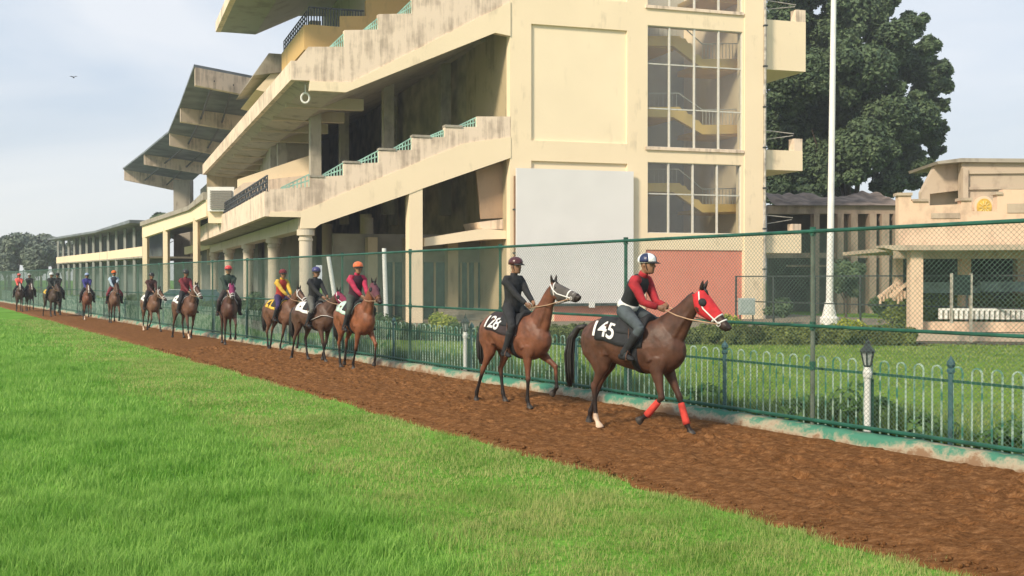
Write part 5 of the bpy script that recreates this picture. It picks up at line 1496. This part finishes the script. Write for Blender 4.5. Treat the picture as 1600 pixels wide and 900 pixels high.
    def band(t0, t1, off, w, n=24):     # strap looping the head, t shifts from face to jaw
        R_ = []
        for k in range(n):
            th = 2 * math.pi * k / n; t = t0 + (t1 - t0) * (1 - math.cos(th)) / 2
            R_.append((th, t))
        ring_o = [head_pt(P, t, th, off) for th, t in R_]; ring_p = [head_pt(P, t + w, th, off) for th, t in R_]
        ring_i = [head_pt(P, t, th, -.01) for th, t in R_]; ring_q = [head_pt(P, t + w, th, -.01) for th, t in R_]
        S.rings([ring_i, ring_o, ring_p, ring_q], cap=False)
    band(.40, .40, .010, .028); band(.035, .20, .010, .022); band(.50, .47, .009, .018)
    for sg in (-1, 1):
        pts = [head_pt(P, t, R(a) * sg, .010) for t, a in ((.0, 60), (.10, 80), (.22, 90), (.34, 98), (.44, 105), (.50, 108))]
        S.tube(pts, [.011] * 6, n=6)
        c = head_pt(P, .50, R(108) * sg, .012)
        for k in range(8):
            t, t2 = math.pi * k / 4, math.pi * (k + 1) / 4; S.tube([c + f * .028 * math.cos(t) + up * .028 * math.sin(t), c + f * .028 * math.cos(t2) + up * .028 * math.sin(t2)], [.005, .005], n=5)
    link_mesh('bridle', S.v, S.f, bs, o, True, True)
    if P.get('hood'):
        S = Loft(); n = 28; ts = [-.015, .02, .06, .10, .14, .18, .22, .27, .32, .37, .41]
        S.rings([[head_pt(P, t + (.0 if abs(k - n / 2) > 5 else -.02), 2 * math.pi * k / n, .011) for k in range(n)] for t in ts], cap=False)
        hd_ = link_mesh('hood', S.v, S.f, P['hood'], o, True, True)
        for sg in (-1, 1):
            S = Loft(); c = head_pt(P, .15, R(70) * sg, .006)
            lo = head_pt(P, .15, R(70) * sg, .030) - c; lo.normalize()
            S.tube([c, c + lo * .016, c + lo * .03], [(.052, .058), (.050, .054), (.034, .038)], side=f, n=14)
            link_mesh('blinker_cup', S.v, S.f, M_black, o, True, True)
    if P.get('face_mesh'):
        S = Loft(); n = 28
        S.rings([[head_pt(P, t, 2 * math.pi * k / n, .009) for k in range(n)] for t in (.05, .09, .14, .2, .26, .33, .40, .46, .52, .57)], cap=False)
        link_mesh('face_net', S.v, S.f, P['face_mesh'], o, True, True)
    # breast strap
    if P.get('breast'):
        S = Loft(); pts = [torso_pt(.16, R(-100), .02), torso_pt(.35, R(-92), .02), torso_pt(.55, R(-82), .035), torso_pt(.70, R(-70), .03), torso_pt(.80, R(0), .03) + V3(.03, 0, -.09), torso_pt(.70, R(70), .03), torso_pt(.55, R(82), .035), torso_pt(.35, R(92), .02), torso_pt(.16, R(100), .02)]
        S.tube(pts, [(.020, .008)] * 9, side=(0, 0, 1), n=6); link_mesh('breast_strap', S.v, S.f, P['breast'], o, True, True)
    for key in P.get('wraps', ()):
        E_, K_, Fp, H_ = legs[key]; S = Loft()
        S.tube([K_.lerp(Fp, .22), K_.lerp(Fp, .35), K_.lerp(Fp, .6), K_.lerp(Fp, .85), Fp], [(.044, .040), (.048, .044), (.049, .044), (.051, .046), (.053, .048)], n=12); link_mesh('leg_wrap', S.v, S.f, cloth('wrap_red', (.55, .05, .035)), o, True, True)
    # number on both sides of the cloth
    if P.get('number'):
        for sg in (-1, 1):
            cu = bpy.data.curves.new('txt', 'FONT'); cu.body = P['number']; cu.size = P.get('nsize', .30); cu.offset = .004; cu.align_x = 'CENTER'; cu.align_y = 'CENTER'; cu.extrude = 0
            to = bpy.data.objects.new('txt', cu); col.objects.link(to); to.data.space_character = .92
            dg = bpy.context.evaluated_depsgraph_get(); dg.update(); tm = bpy.data.meshes.new_from_object(to.evaluated_get(dg)); bpy.data.objects.remove(to)
            bm = bmesh.new(); bm.from_mesh(tm); bmesh.ops.triangulate(bm, faces=bm.faces[:])
            for _ in range(3):
                ed = [e for e in bm.edges if e.calc_length() > .03]
                if ed: bmesh.ops.subdivide_edges(bm, edges=ed, cuts=1, use_grid_fill=False); bmesh.ops.triangulate(bm, faces=bm.faces[:])
            lean = P.get('nlean', 0)
            for vtx in bm.verts:
                a_, h_ = vtx.co.x, vtx.co.y; x = P.get('nx', -.30) + (a_ + lean * h_) * (1 if sg < 0 else -1)
                th = R(P.get('nth', 52)) - h_ / .30
                vtx.co = torso_pt(x, th * sg, .034 + .004)
            bm.to_mesh(tm); bm.free(); tm.materials.clear(); tm.materials.append(P.get('ncol', M_wstrap))
            no = bpy.data.objects.new('number', tm); col.objects.link(no); no.parent = cl
    return o, legs

# ---------------------------------------------------------------- riders
def rider(P, Rr):
    """body axes shared with the horse: x forward, y left, z up"""
    o = empty('person', P['loc'], P['rz'], Rr['label'], 'person', 'riders on the horses')
    lean = Rr.get('lean', .15); hz = 1.72
    pel = V3(Rr.get('px', -.05), 0, hz)
    td = V3(math.sin(lean), 0, math.cos(lean))
    chest = pel + td * .30; sh = pel + td * .47; nk = sh + td * .06 + V3(.01, 0, 0); head = nk + V3(.045 + Rr.get('hf', 0), 0, .145)
    hy = Rr.get('yaw', 0)
    foot = Rr.get('foot', (.10, 1.02)); knee = Rr.get('knee', (.30, 1.42)); hand = Rr.get('hand', (.46, 1.72))
    def torso(L, g=0.0, lo=0):
        pts = [pel + V3(-.01, 0, -.10), pel, pel + td * .12, pel + td * .24, pel + td * .36, pel + td * .44, pel + td * .50]
        rd = [(.12, .15), (.125, .165), (.108, .140), (.115, .155), (.122, .180), (.105, .168), (.072, .095)]
        L.tube(pts[lo:], [(a + g, b_ + g) for a, b_ in rd[lo:]], n=18)
    AR = {}
    for sg in (-1, 1):
        S_ = sh + V3(0, .178 * sg, -.055); Hd = V3(hand[0], .065 * sg, hand[1] + (.015 * sg))
        mid = S_.lerp(Hd, .5); d = (Hd - S_).length; bend = math.sqrt(max(.0, .28 ** 2 - (d / 2) ** 2)) if d < .56 else .0
        E_ = mid + V3(-.35, .45 * sg, -.82).normalized() * max(bend, .03)
        AR[sg] = (S_, E_, Hd)
    LG = {}
    for sg in (-1, 1):
        hip = pel + V3(0, .10 * sg, -.03); K_ = V3(knee[0], .315 * sg, knee[1]); A_ = V3(foot[0], .335 * sg, foot[1]); T_ = A_ + V3(.15, .03 * sg, -.055)
        LG[sg] = (hip, K_, A_, T_)
    def arms(L, g=0.0, t1=1.0):
        for sg in (-1, 1):
            S_, E_, Hd = AR[sg]
            W_ = E_.lerp(Hd, .80 * t1)
            L.tube([sh + V3(0, .09 * sg, -.03), sh + V3(0, .15 * sg, -.028), S_ + V3(0, .012 * sg, -.02), S_.lerp(E_, .4), E_, E_.lerp(W_, .45), W_], [x + g for x in (.062, .066, .064, .054, .044, .040, .029 if t1 == 1 else .032)], side=(1, 0, 0), n=10)
    def legs_(L, g=0.0, to=2):
        for sg in (-1, 1):
            hip, K_, A_, T_ = LG[sg]
            L.tube([hip, hip.lerp(K_, .35), hip.lerp(K_, .75), K_], [x + g for x in (.105, .092, .070, .060)], n=12)
            L.tube([K_ + V3(0, 0, .02), K_, K_.lerp(A_, .3), K_.lerp(A_, .7), A_], [x + g for x in (.052, .058, .057, .043, .038)], n=12)
    # whole body, one skin
    L = Loft(); torso(L, -.006); arms(L, -.006); legs_(L, -.006)
    L.tube([nk - td * .04, nk + td * .03, head - V3(.01, 0, .05)], [.056, .052, .055], n=12)
    cy, sy = math.cos(hy), math.sin(hy)
    def hp(x, y, z):
        x *= 1.1; y *= 1.1; z *= 1.1
        return head + V3(x * cy - y * sy, x * sy + y * cy, z)
    L.rings([[hp(xo + rx * math.cos(2 * math.pi * k / 14), ry * math.sin(2 * math.pi * k / 14), z) for k in range(14)] for z, xo, rx, ry in
             ((-.125, .040, .030, .028), (-.11, .034, .052, .046), (-.08, .016, .076, .060), (-.04, .008, .088, .070), (0, .002, .094, .076), (.05, -.002, .096, .077), (.09, -.004, .078, .064), (.115, -.004, .04, .035))])
    L.tube([hp(.086, 0, .015), hp(.104, 0, -.018), hp(.112, 0, -.032), hp(.09, 0, -.042)], [.008, .012, .015, .010], n=8)      # nose
    L.tube([hp(.074, -.022, -.068), hp(.090, 0, -.066), hp(.074, .022, -.068)], [.007, .010, .007], n=6)                             # lips
    L.tube([hp(.078, -.03, .022), hp(.092, 0, .026), hp(.078, .03, .022)], [.010, .008, .010], n=6)                               # brow
    for sg in (-1, 1): L.ball(hp(-.005, .078 * sg, -.015), .018, .010, .028, 8, 6)
    for sg in (-1, 1):
        S_, E_, Hd = AR[sg]; W_ = E_.lerp(Hd, .80); fd = (Hd - E_).normalized()
        # palm, four curled fingers and a thumb closed on the rein
        L.tube([W_, W_ + fd * .04, W_ + fd * .085], [(.030, .022), (.040, .021), (.040, .019)], side=(0, 1, 0), n=10)
        upv = V3(0, 0, 1) - fd * fd.z; upv.normalize(); inn = V3(0, -sg, 0)
        for q, ln in enumerate((.030, .034, .032, .026)):
            k0 = W_ + fd * .085 + upv * (.029 - .019 * q); k1 = k0 + fd * ln; k2 = k1 + inn * .026 - fd * .006; k3 = k2 - fd * .022
            L.tube([k0 - fd * .015, k0, k1, k2, k3], [.0105, .010, .0095, .009, .007], n=6)
        t0 = W_ + fd * .03 + upv * .034; L.tube([t0 - upv * .01, t0 + upv * .012 + fd * .02, t0 + inn * .012 + fd * .055 + upv * .010, t0 + inn * .02 + fd * .075], [.013, .012, .010, .007], n=6)
        hip, K_, A_, T_ = LG[sg]; L.tube([A_ + V3(-.045, 0, -.03), A_ + V3(.02, 0, -.03), T_], [.034, .034, .022], n=8)
    me = fuse(L, 'body', P['vox'] * .62 if P['vox'] < .018 else P['vox'] * .8, smooth=2)
    v = coords(me); sk = np.array(Rr.get('skin', (.24, .125, .075))); C = np.tile(sk, (len(v), 1))
    d = np.linalg.norm(v - np.array(hp(.088, 0, -.066)), axis=1); C[d < .022] = sk * .6
    d = np.linalg.norm(v - np.array(hp(-.05, 0, .03)), axis=1); C[(d < .075)] = np.array((.012, .010, .009))
    paint(me, C); me.materials.clear(); me.materials.append(M_skin); me.polygons.foreach_set('use_smooth', [True] * len(me.polygons))
    bo = bpy.data.objects.new('body', me); col.objects.link(bo); bo.parent = o
    for sg in (-1, 1):
        E = Loft(); E.ball(hp(.083, .030 * sg, .005), .010, .011, .008, 8, 6); link_mesh('eye', E.v, E.f, M_eye, o, True, True)
    # clothes
    L = Loft(); torso(L, .012); L.tube([nk - td * .07, nk - td * .01, nk + td * .022], [.074, .064, .060], n=14)
    if not Rr.get('vest'): arms(L, .011)
    link_mesh('jacket', *(lambda m_: ([tuple(q.co) for q in m_.vertices], [tuple(f_.vertices) for f_ in m_.polygons]))(fuse(L, 'jacket', max(.012, P['vox'] * .8), 2)), Rr['top'], o, True, True)
    if Rr.get('vest'):
        L = Loft(); arms(L, .012); link_mesh('sleeve', L.v, L.f, Rr['vest'], o, True, True)
        L = Loft(); L.tube([nk - td * .05, nk + td * .02, nk + td * .035], [.070, .066, .060], n=14); link_mesh('collar', L.v, L.f, Rr['vest'], o, True, True)
    if Rr.get('belt'):
        L = Loft(); L.tube([pel + td * .0, pel + td * .05, pel + td * .09], [(.140, .180), (.136, .172), (.128, .162)], n=18); link_mesh('shirt_hem', L.v, L.f, Rr['belt'], o, True, True)
    L = Loft(); L.tube([pel + V3(-.01, 0, -.11), pel + V3(0, 0, -.02), pel + td * .06], [(.125, .155), (.135, .175), (.125, .162)], n=18); legs_(L, .006)
    link_mesh('breeches', *(lambda m_: ([tuple(q.co) for q in m_.vertices], [tuple(f_.vertices) for f_ in m_.polygons]))(fuse(L, 'breeches', max(.012, P['vox'] * .8), 2)), Rr['legs'], o, True, True)
    for sg in (-1, 1):
        hip, K_, A_, T_ = LG[sg]; L = Loft()
        L.tube([K_.lerp(A_, .22), K_.lerp(A_, .28), K_.lerp(A_, .6), A_ + V3(0, 0, .02), A_ + V3(0, 0, -.02)], [.070, .069, .058, .049, .050], n=12)
        L.tube([A_ + V3(-.065, 0, -.035), A_ + V3(.0, 0, -.025), A_.lerp(T_, .5) + V3(0, 0, -.005), T_, T_ + V3(.035, 0, -.004)], [(.036, .034), (.050, .040), (.040, .044), (.030, .040), (.012, .02)], n=12)
        link_mesh('boot', L.v, L.f, Rr.get('boots', M_black), o, True, True)
        L = Loft(); c = A_.lerp(T_, .55) + V3(0, 0, -.035)
        L.tube([c + V3(0, -.06, 0), c + V3(0, .06, 0)], [.010, .010], side=(1, 0, 0), n=6)
        for y in (-.058, .058): L.tube([c + V3(0, y, 0), c + V3(0, y * .8, .07), c + V3(0, 0, .125)], [.007] * 3, side=(1, 0, 0), n=6)
        L.tube([c + V3(0, 0, .12), V3(.08, .30 * sg, 1.45)], [(.012, .004)] * 2, side=(1, 0, 0), n=5); link_mesh('stirrup', L.v, L.f, M_leather, o, True, True)
    # helmet with peak and button
    n = 24; S = Loft()
    S.rings([[hp(-.006 + r_ * 1.16 * math.cos(2 * math.pi * k / n), r_ * math.sin(2 * math.pi * k / n), z) for k in range(n)] for z, r_ in ((.012, .098), (.02, .104), (.045, .107), (.075, .102), (.100, .088), (.120, .066), (.132, .038), (.137, .010))])
    hel = link_mesh('helmet', S.v, S.f, Rr['helmet'], o, True, True)
    S = Loft(); pts = []
    for k in range(9):
        t = -1.1 + 2.2 * k / 8; pts.append(t)
    top = [hp(.006 + .108 * 1.12 * math.cos(t), .100 * math.sin(t), .028) for t in pts]; out = [hp(.006 + .108 * 1.12 * math.cos(t) + .05 * math.cos(t * 1.3), .104 * math.sin(t), .008) for t in pts]
    S.v = [tuple(q) for q in top + out] + [tuple(q - V3(0, 0, .007)) for q in top + out]; m9 = 18
    for k in range(8): S.f += [(k, k + 1, 9 + k + 1, 9 + k), (m9 + k, m9 + 9 + k, m9 + 10 + k, m9 + k + 1), (9 + k, 10 + k, m9 + 10 + k, m9 + 9 + k)]
    link_mesh('peak', S.v, S.f, Rr.get('peak', M_black), hel, True, True)
    S = Loft(); S.tube([hp(.02, -.088, .02), hp(.035, -.066, -.07), hp(.03, 0, -.128), hp(.035, .066, -.07), hp(.02, .088, .02)], [.006] * 5, side=(1, 0, 0), n=5); link_mesh('chin_strap', S.v, S.f, M_black, hel, True, True)
    if Rr.get('checks'):
        for k in range(0, 6, 2):
            S = Loft(); R_ = []
            a0 = 2 * math.pi * k / 6 + .1; a1 = a0 + math.pi / 3
            for z, r_ in ((.020, .1055), (.045, .1085), (.075, .1035), (.100, .0895), (.120, .0675), (.133, .039)):
                R_.append([hp(-.006 + r_ * 1.16 * math.cos(a0 + (a1 - a0) * j / 6), r_ * math.sin(a0 + (a1 - a0) * j / 6), z) for j in range(7)] + [hp(-.006 + (r_ - .008) * 1.16 * math.cos(a1 + (a0 - a1) * j / 6), (r_ - .008) * math.sin(a1 + (a0 - a1) * j / 6), z) for j in range(7)])
            S.rings(R_); link_mesh('helmet_panel', S.v, S.f, Rr['checks'], hel, True, True)
    # reins held by this rider
    Ln = Loft(); Ppoll, f, la, up = head_frame(P)
    for sg in (-1, 1):
        S_, E_, Hd = AR[sg]; bit = head_pt(P, .50, R(108) * sg, .014); h_ = E_.lerp(Hd, .80) + (Hd - E_).normalized() * .11
        m_ = h_.lerp(bit, .5) + V3(0, .05 * sg, -.03)
        Ln.tube([h_, h_.lerp(m_, .5) + V3(0, .02 * sg, -.01), m_, m_.lerp(bit, .5), bit], [(.009, .005)] * 5, n=5)
    link_mesh('rein', Ln.v, Ln.f, Rr.get('rein', M_strap), P['obj'], True, True)
    return o
# walking poses: (hoof x, lift, pastern swing) for near(right) and far(left) feet
WALK = [
    dict(fr=(.17, .15, -.95), fl=(.78, 0, .5), hr=(-.52, 0, .45), hl=(-.88, .02, -.2)),
    dict(fr=(.46, 0, .42), fl=(.72, .24, -.75), hr=(-.92, .0, -.1), hl=(-.46, .0, .45)),
    dict(fr=(.16, 0, .1), fl=(.62, .12, -.35), hr=(-.50, .0, .4), hl=(-.86, .04, -.4)),
    dict(fr=(.64, 0, .45), fl=(.14, .03, -.2), hr=(-.84, .02, -.3), hl=(-.46, 0, .42)),
    dict(fr=(.40, 0, .35), fl=(.60, .20, -.7), hr=(-.62, 0, .35), hl=(-.70, .12, -.5)),
]
HEAD_ANG = math.atan2(-KD.y, -KD.x)          # facing down the track towards us
def place(px, py, w=None):
    q = G(px, py); rel = q - K0; s = rel.dot(KD); w0 = rel.dot(KM)
    return SW(s, w0 if w is None else w, .035)
def pair(px, py, lab, rlab, pose, poll, hp_, coat, cloth_, rid, vox, seed, turn=0.0, **kw):
    P = dict(loc=place(px, py), rz=HEAD_ANG + R(turn), label=lab, poll=(poll[0], 0, poll[1]), head_pitch=R(hp_), coat=coat, cloth=cloth_, vox=vox, seed=seed, smooth=6 if vox < .02 else 2)
    P.update(WALK[pose]); P.update(kw)
    o, legs = horse(P); P['obj'] = o
    rd = dict(label=rlab); rd.update(rid)
    ro = rider(P, rd); sc_ = {1: 1.02, 3: 1.02, 4: .98, 5: .97, 6: 1.03, 7: .99, 8: .96, 9: 1.02, 10: .98}.get(seed, 1.0)
    o.scale = ro.scale = (sc_,) * 3
BAY = (.17, .062, .030); DBAY = (.075, .034, .021); BROWN = (.055, .030, .020); CHEST = (.23, .095, .042)
K_ = cloth
kblack = K_('black', (.016, .017, .020)); knavy = K_('navy', (.016, .022, .05)); kwhite = K_('white', (.72, .72, .70)); kred = K_('red', (.36, .018, .028))
kcrim = K_('crimson', (.42, .02, .07)); kmar = K_('maroon', (.16, .02, .03)); kyel = K_('yellow', (.60, .38, .05)); kpurple = K_('purple', (.035, .022, .09)); kgreen = K_('bottle_green', (.02, .04, .03))
korange = K_('orange', (.75, .16, .03)); kgrey = K_('grey_jeans', (.06, .075, .085)); kpink = K_('hot_pink', (.42, .025, .075)); kblue = K_('royal_blue', (.035, .035, .20)); kpale = K_('pale_blue', (.35, .45, .55)); kplum = K_('plum', (.19, .02, .08))
pair(993, 679, 'dark bay racehorse in red blinkers and red leg wraps, saddle cloth numbered 145', 'rider in black vest with red sleeves and a blue and white helmet', 0, (.98, 1.93), -50, (.085, .037, .023), kblack,
     dict(top=kblack, vest=kred, legs=kgrey, helmet=K_('helmet_white', (.80, .80, .80), .35), checks=K_('helmet_navy', (.02, .03, .09), .35), lean=.50, px=-.14, hand=(.44, 1.74), knee=(.27, 1.46), foot=(.02, 1.10), hf=.02, belt=kwhite), .0125, 1, 15,
     number='145', nsize=.30, nx=-.375, nth=62, cth=88, hood=K_('hood_red', (.50, .02, .028)), wraps=('fr', 'fl'), socks=('hr',), strap=M_wstrap, points=(.02, .012, .01),
     tail=[(-.84, 1.44), (-.97, 1.42), (-1.10, 1.26), (-1.14, 1.02), (-1.13, .78), (-1.11, .56)])
pair(808, 639, 'reddish bay racehorse with a netted grey face, head held high, cloth numbered 128', 'rider sitting upright in a long black top and dark maroon helmet', 1, (.86, 2.04), -20, (.155, .058, .031), K_('dark_cloth', (.03, .02, .022)),
     dict(top=kblack, legs=kblack, helmet=K_('helmet_maroon', (.07, .018, .022), .3), lean=.06, px=-.12, hand=(.34, 1.74), knee=(.22, 1.38), foot=(.06, .95)), .0125, 2, 7,
     number='128', nsize=.29, nx=-.36, nth=60, nlean=.25, cth=84, cx0=-.52, strap=M_wstrap, face_mesh=K_('net_grey', (.085, .075, .07)), breast=None, ears=-.35, tail=[(-.84, 1.42), (-.92, 1.38), (-.96, 1.2), (-.96, 1.0), (-.94, .8), (-.93, .66)])
pair(556, 580, 'chestnut bay racehorse looking at us with a green and white cloth', 'rider in a hot pink top, dark vest and bright orange helmet', 2, (.84, 1.98), -42, (.20, .07, .032), K_('green_white', (.45, .60, .52)),
     dict(top=K_('vest_dark', (.05, .015, .03)), vest=kpink, legs=K_('olive', (.05, .06, .05)), helmet=K_('helmet_orange', (.85, .17, .05), .35), lean=.22, yaw=-.3, foot=(.08, 1.0)), .016, 3, 2, hood=K_('hood_maroon', (.10, .03, .045)), strap=M_leather, yaw=-.15)
pair(492, 567, 'dark brown racehorse with a white breast strap and maroon hood', 'rider in a black jacket and dark blue helmet with both hands low', 3, (.96, 1.82), -35, (.085, .042, .027), kwhite,
     dict(top=kblack, legs=K_('grey_breeches', (.10, .10, .09)), helmet=K_('helmet_blue', (.05, .045, .16), .35), lean=.12, yaw=-.4), .016, 4, 15, breast=M_wstrap, hood=K_('hood_plum', (.20, .02, .06)), strap=M_wstrap)
pair(440, 551, 'brown racehorse with a yellow saddle cloth walking half hidden behind the next horse', 'rider in a red vest with yellow and purple sleeves', 2, (.90, 1.88), -40, (.13, .060, .036), kyel,
     dict(top=K_('rust_red', (.38, .04, .03)), vest=kyel, legs=kpurple, helmet=kmar, lean=.15, yaw=-.3), .018, 5, 12, number='4', ncol=M_black, nx=-.34, nsize=.3, strap=M_wstrap)
pair(357, 540, 'dark brown racehorse in a plum hood seen nearly head on', 'rider in a dark green top with a red helmet', 4, (.86, 1.92), -48, (.085, .038, .028), kwhite,
     dict(top=kgreen, legs=K_('dark_trousers', (.04, .03, .03)), helmet=K_('helmet_red', (.60, .05, .05), .35), lean=.1, yaw=-.2, skin=(.30, .17, .10)), .018, 6, -12, hood=kplum, strap=M_wstrap)
pair(290, 531, 'brown racehorse with a grey cheek strap and white cloth', 'rider in a maroon top with a black helmet', 3, (.86, 1.95), -50, (.12, .055, .035), kwhite,
     dict(top=kmar, legs=kblack, helmet=K_('helmet_black', (.02, .02, .02), .35), lean=.08, yaw=-.2), .02, 7, 8, strap=M_wstrap, socks=('fr',), yaw=.1)
pair(236, 519, 'tan brown racehorse with its head turned down to its left', 'rider in a dark brown top with black trousers and a black helmet', 0, (.92, 1.80), -50, (.15, .075, .045), kwhite,
     dict(top=K_('dark_brown', (.06, .022, .02)), legs=kblack, helmet=K_('helmet_black', (.02, .02, .02), .35), lean=.15, yaw=.2), .022, 8, 5, socks=('hr',), strap=M_wstrap, yaw=.5)
pair(178, 506, 'mid brown racehorse under the rider with pale sleeves and orange helmet', 'rider in a dark top with pale sleeves and an orange helmet', 2, (.90, 1.88), -52, (.14, .07, .045), kwhite,
     dict(top=K_('dark_blue', (.03, .04, .06)), vest=kpale, legs=kmar, helmet=korange, lean=.12), .025, 9, -4)
pair(136, 501, 'bay racehorse with a broad white blaze', 'rider in a royal blue top and pale blue helmet', 4, (.88, 1.90), -52, (.16, .06, .035), kwhite,
     dict(top=kblue, legs=kblack, helmet=K_('helmet_pale', (.30, .38, .60), .35), lean=.12), .025, 10, -6, blaze=True, socks=('fr',))
pair(90, 494, 'very dark racehorse walking on the fence side of a horse with a yellow cloth', 'rider all in black beside the fence, near the far left', 3, (.88, 1.90), -50, (.03, .02, .018), kblack,
     dict(top=kblack, legs=kblack, helmet=kblack, lean=.12), .028, 11, -6)
pair(80, 495.5, 'dark brown racehorse with a yellow saddle cloth near the far left', 'rider in a dark jacket with a white helmet above the yellow cloth', 1, (.92, 1.84), -45, (.06, .035, .026), kyel,
     dict(top=K_('dark_jacket', (.03, .035, .035)), legs=kblack, helmet=K_('helmet_white', (.8, .8, .8), .35), lean=.15), .028, 12, 10)
pair(46, 487, 'dark racehorse with a white muzzle mark, nearer the fence in the last pair', 'rider in dark clothes and grey helmet in the last pair', 2, (.88, 1.88), -52, (.035, .022, .02), kblack,
     dict(top=K_('dark_jacket', (.03, .035, .035)), legs=kblack, helmet=K_('helmet_grey', (.35, .36, .36), .4), lean=.12), .03, 13, 0, blaze=True)
pair(30, 487.5, 'dark bay racehorse with a small blaze at the tail of the file', 'rider in a bright coral top, leftmost of all the riders', 0, (.88, 1.88), -50, (.06, .028, .02), kwhite,
     dict(top=K_('coral', (.78, .12, .10)), legs=kblack, helmet=K_('helmet_coral', (.7, .1, .08), .4), lean=.12), .03, 14, -4, blaze=True)

# ================================================================ thin haze in the air
hb = MB(); hb.box(-260, 260, -30, 240, -1.0, 42.0)
hm = bpy.data.materials.new('haze'); hm.use_nodes = True
hn = hm.node_tree.nodes; hn.remove(hn['Principled BSDF'])
pvn = hn.new('ShaderNodeVolumePrincipled'); pvn.inputs['Color'].default_value = (0.88, 0.92, 0.97, 1); pvn.inputs['Density'].default_value = 0.0009; pvn.inputs['Anisotropy'].default_value = 0.2
hm.node_tree.links.new(pvn.outputs[0], hn['Material Output'].inputs['Volume'])
tag(hb.build('haze', hm), 'thin pale morning haze lying over the racecourse', 'haze', kind='stuff')
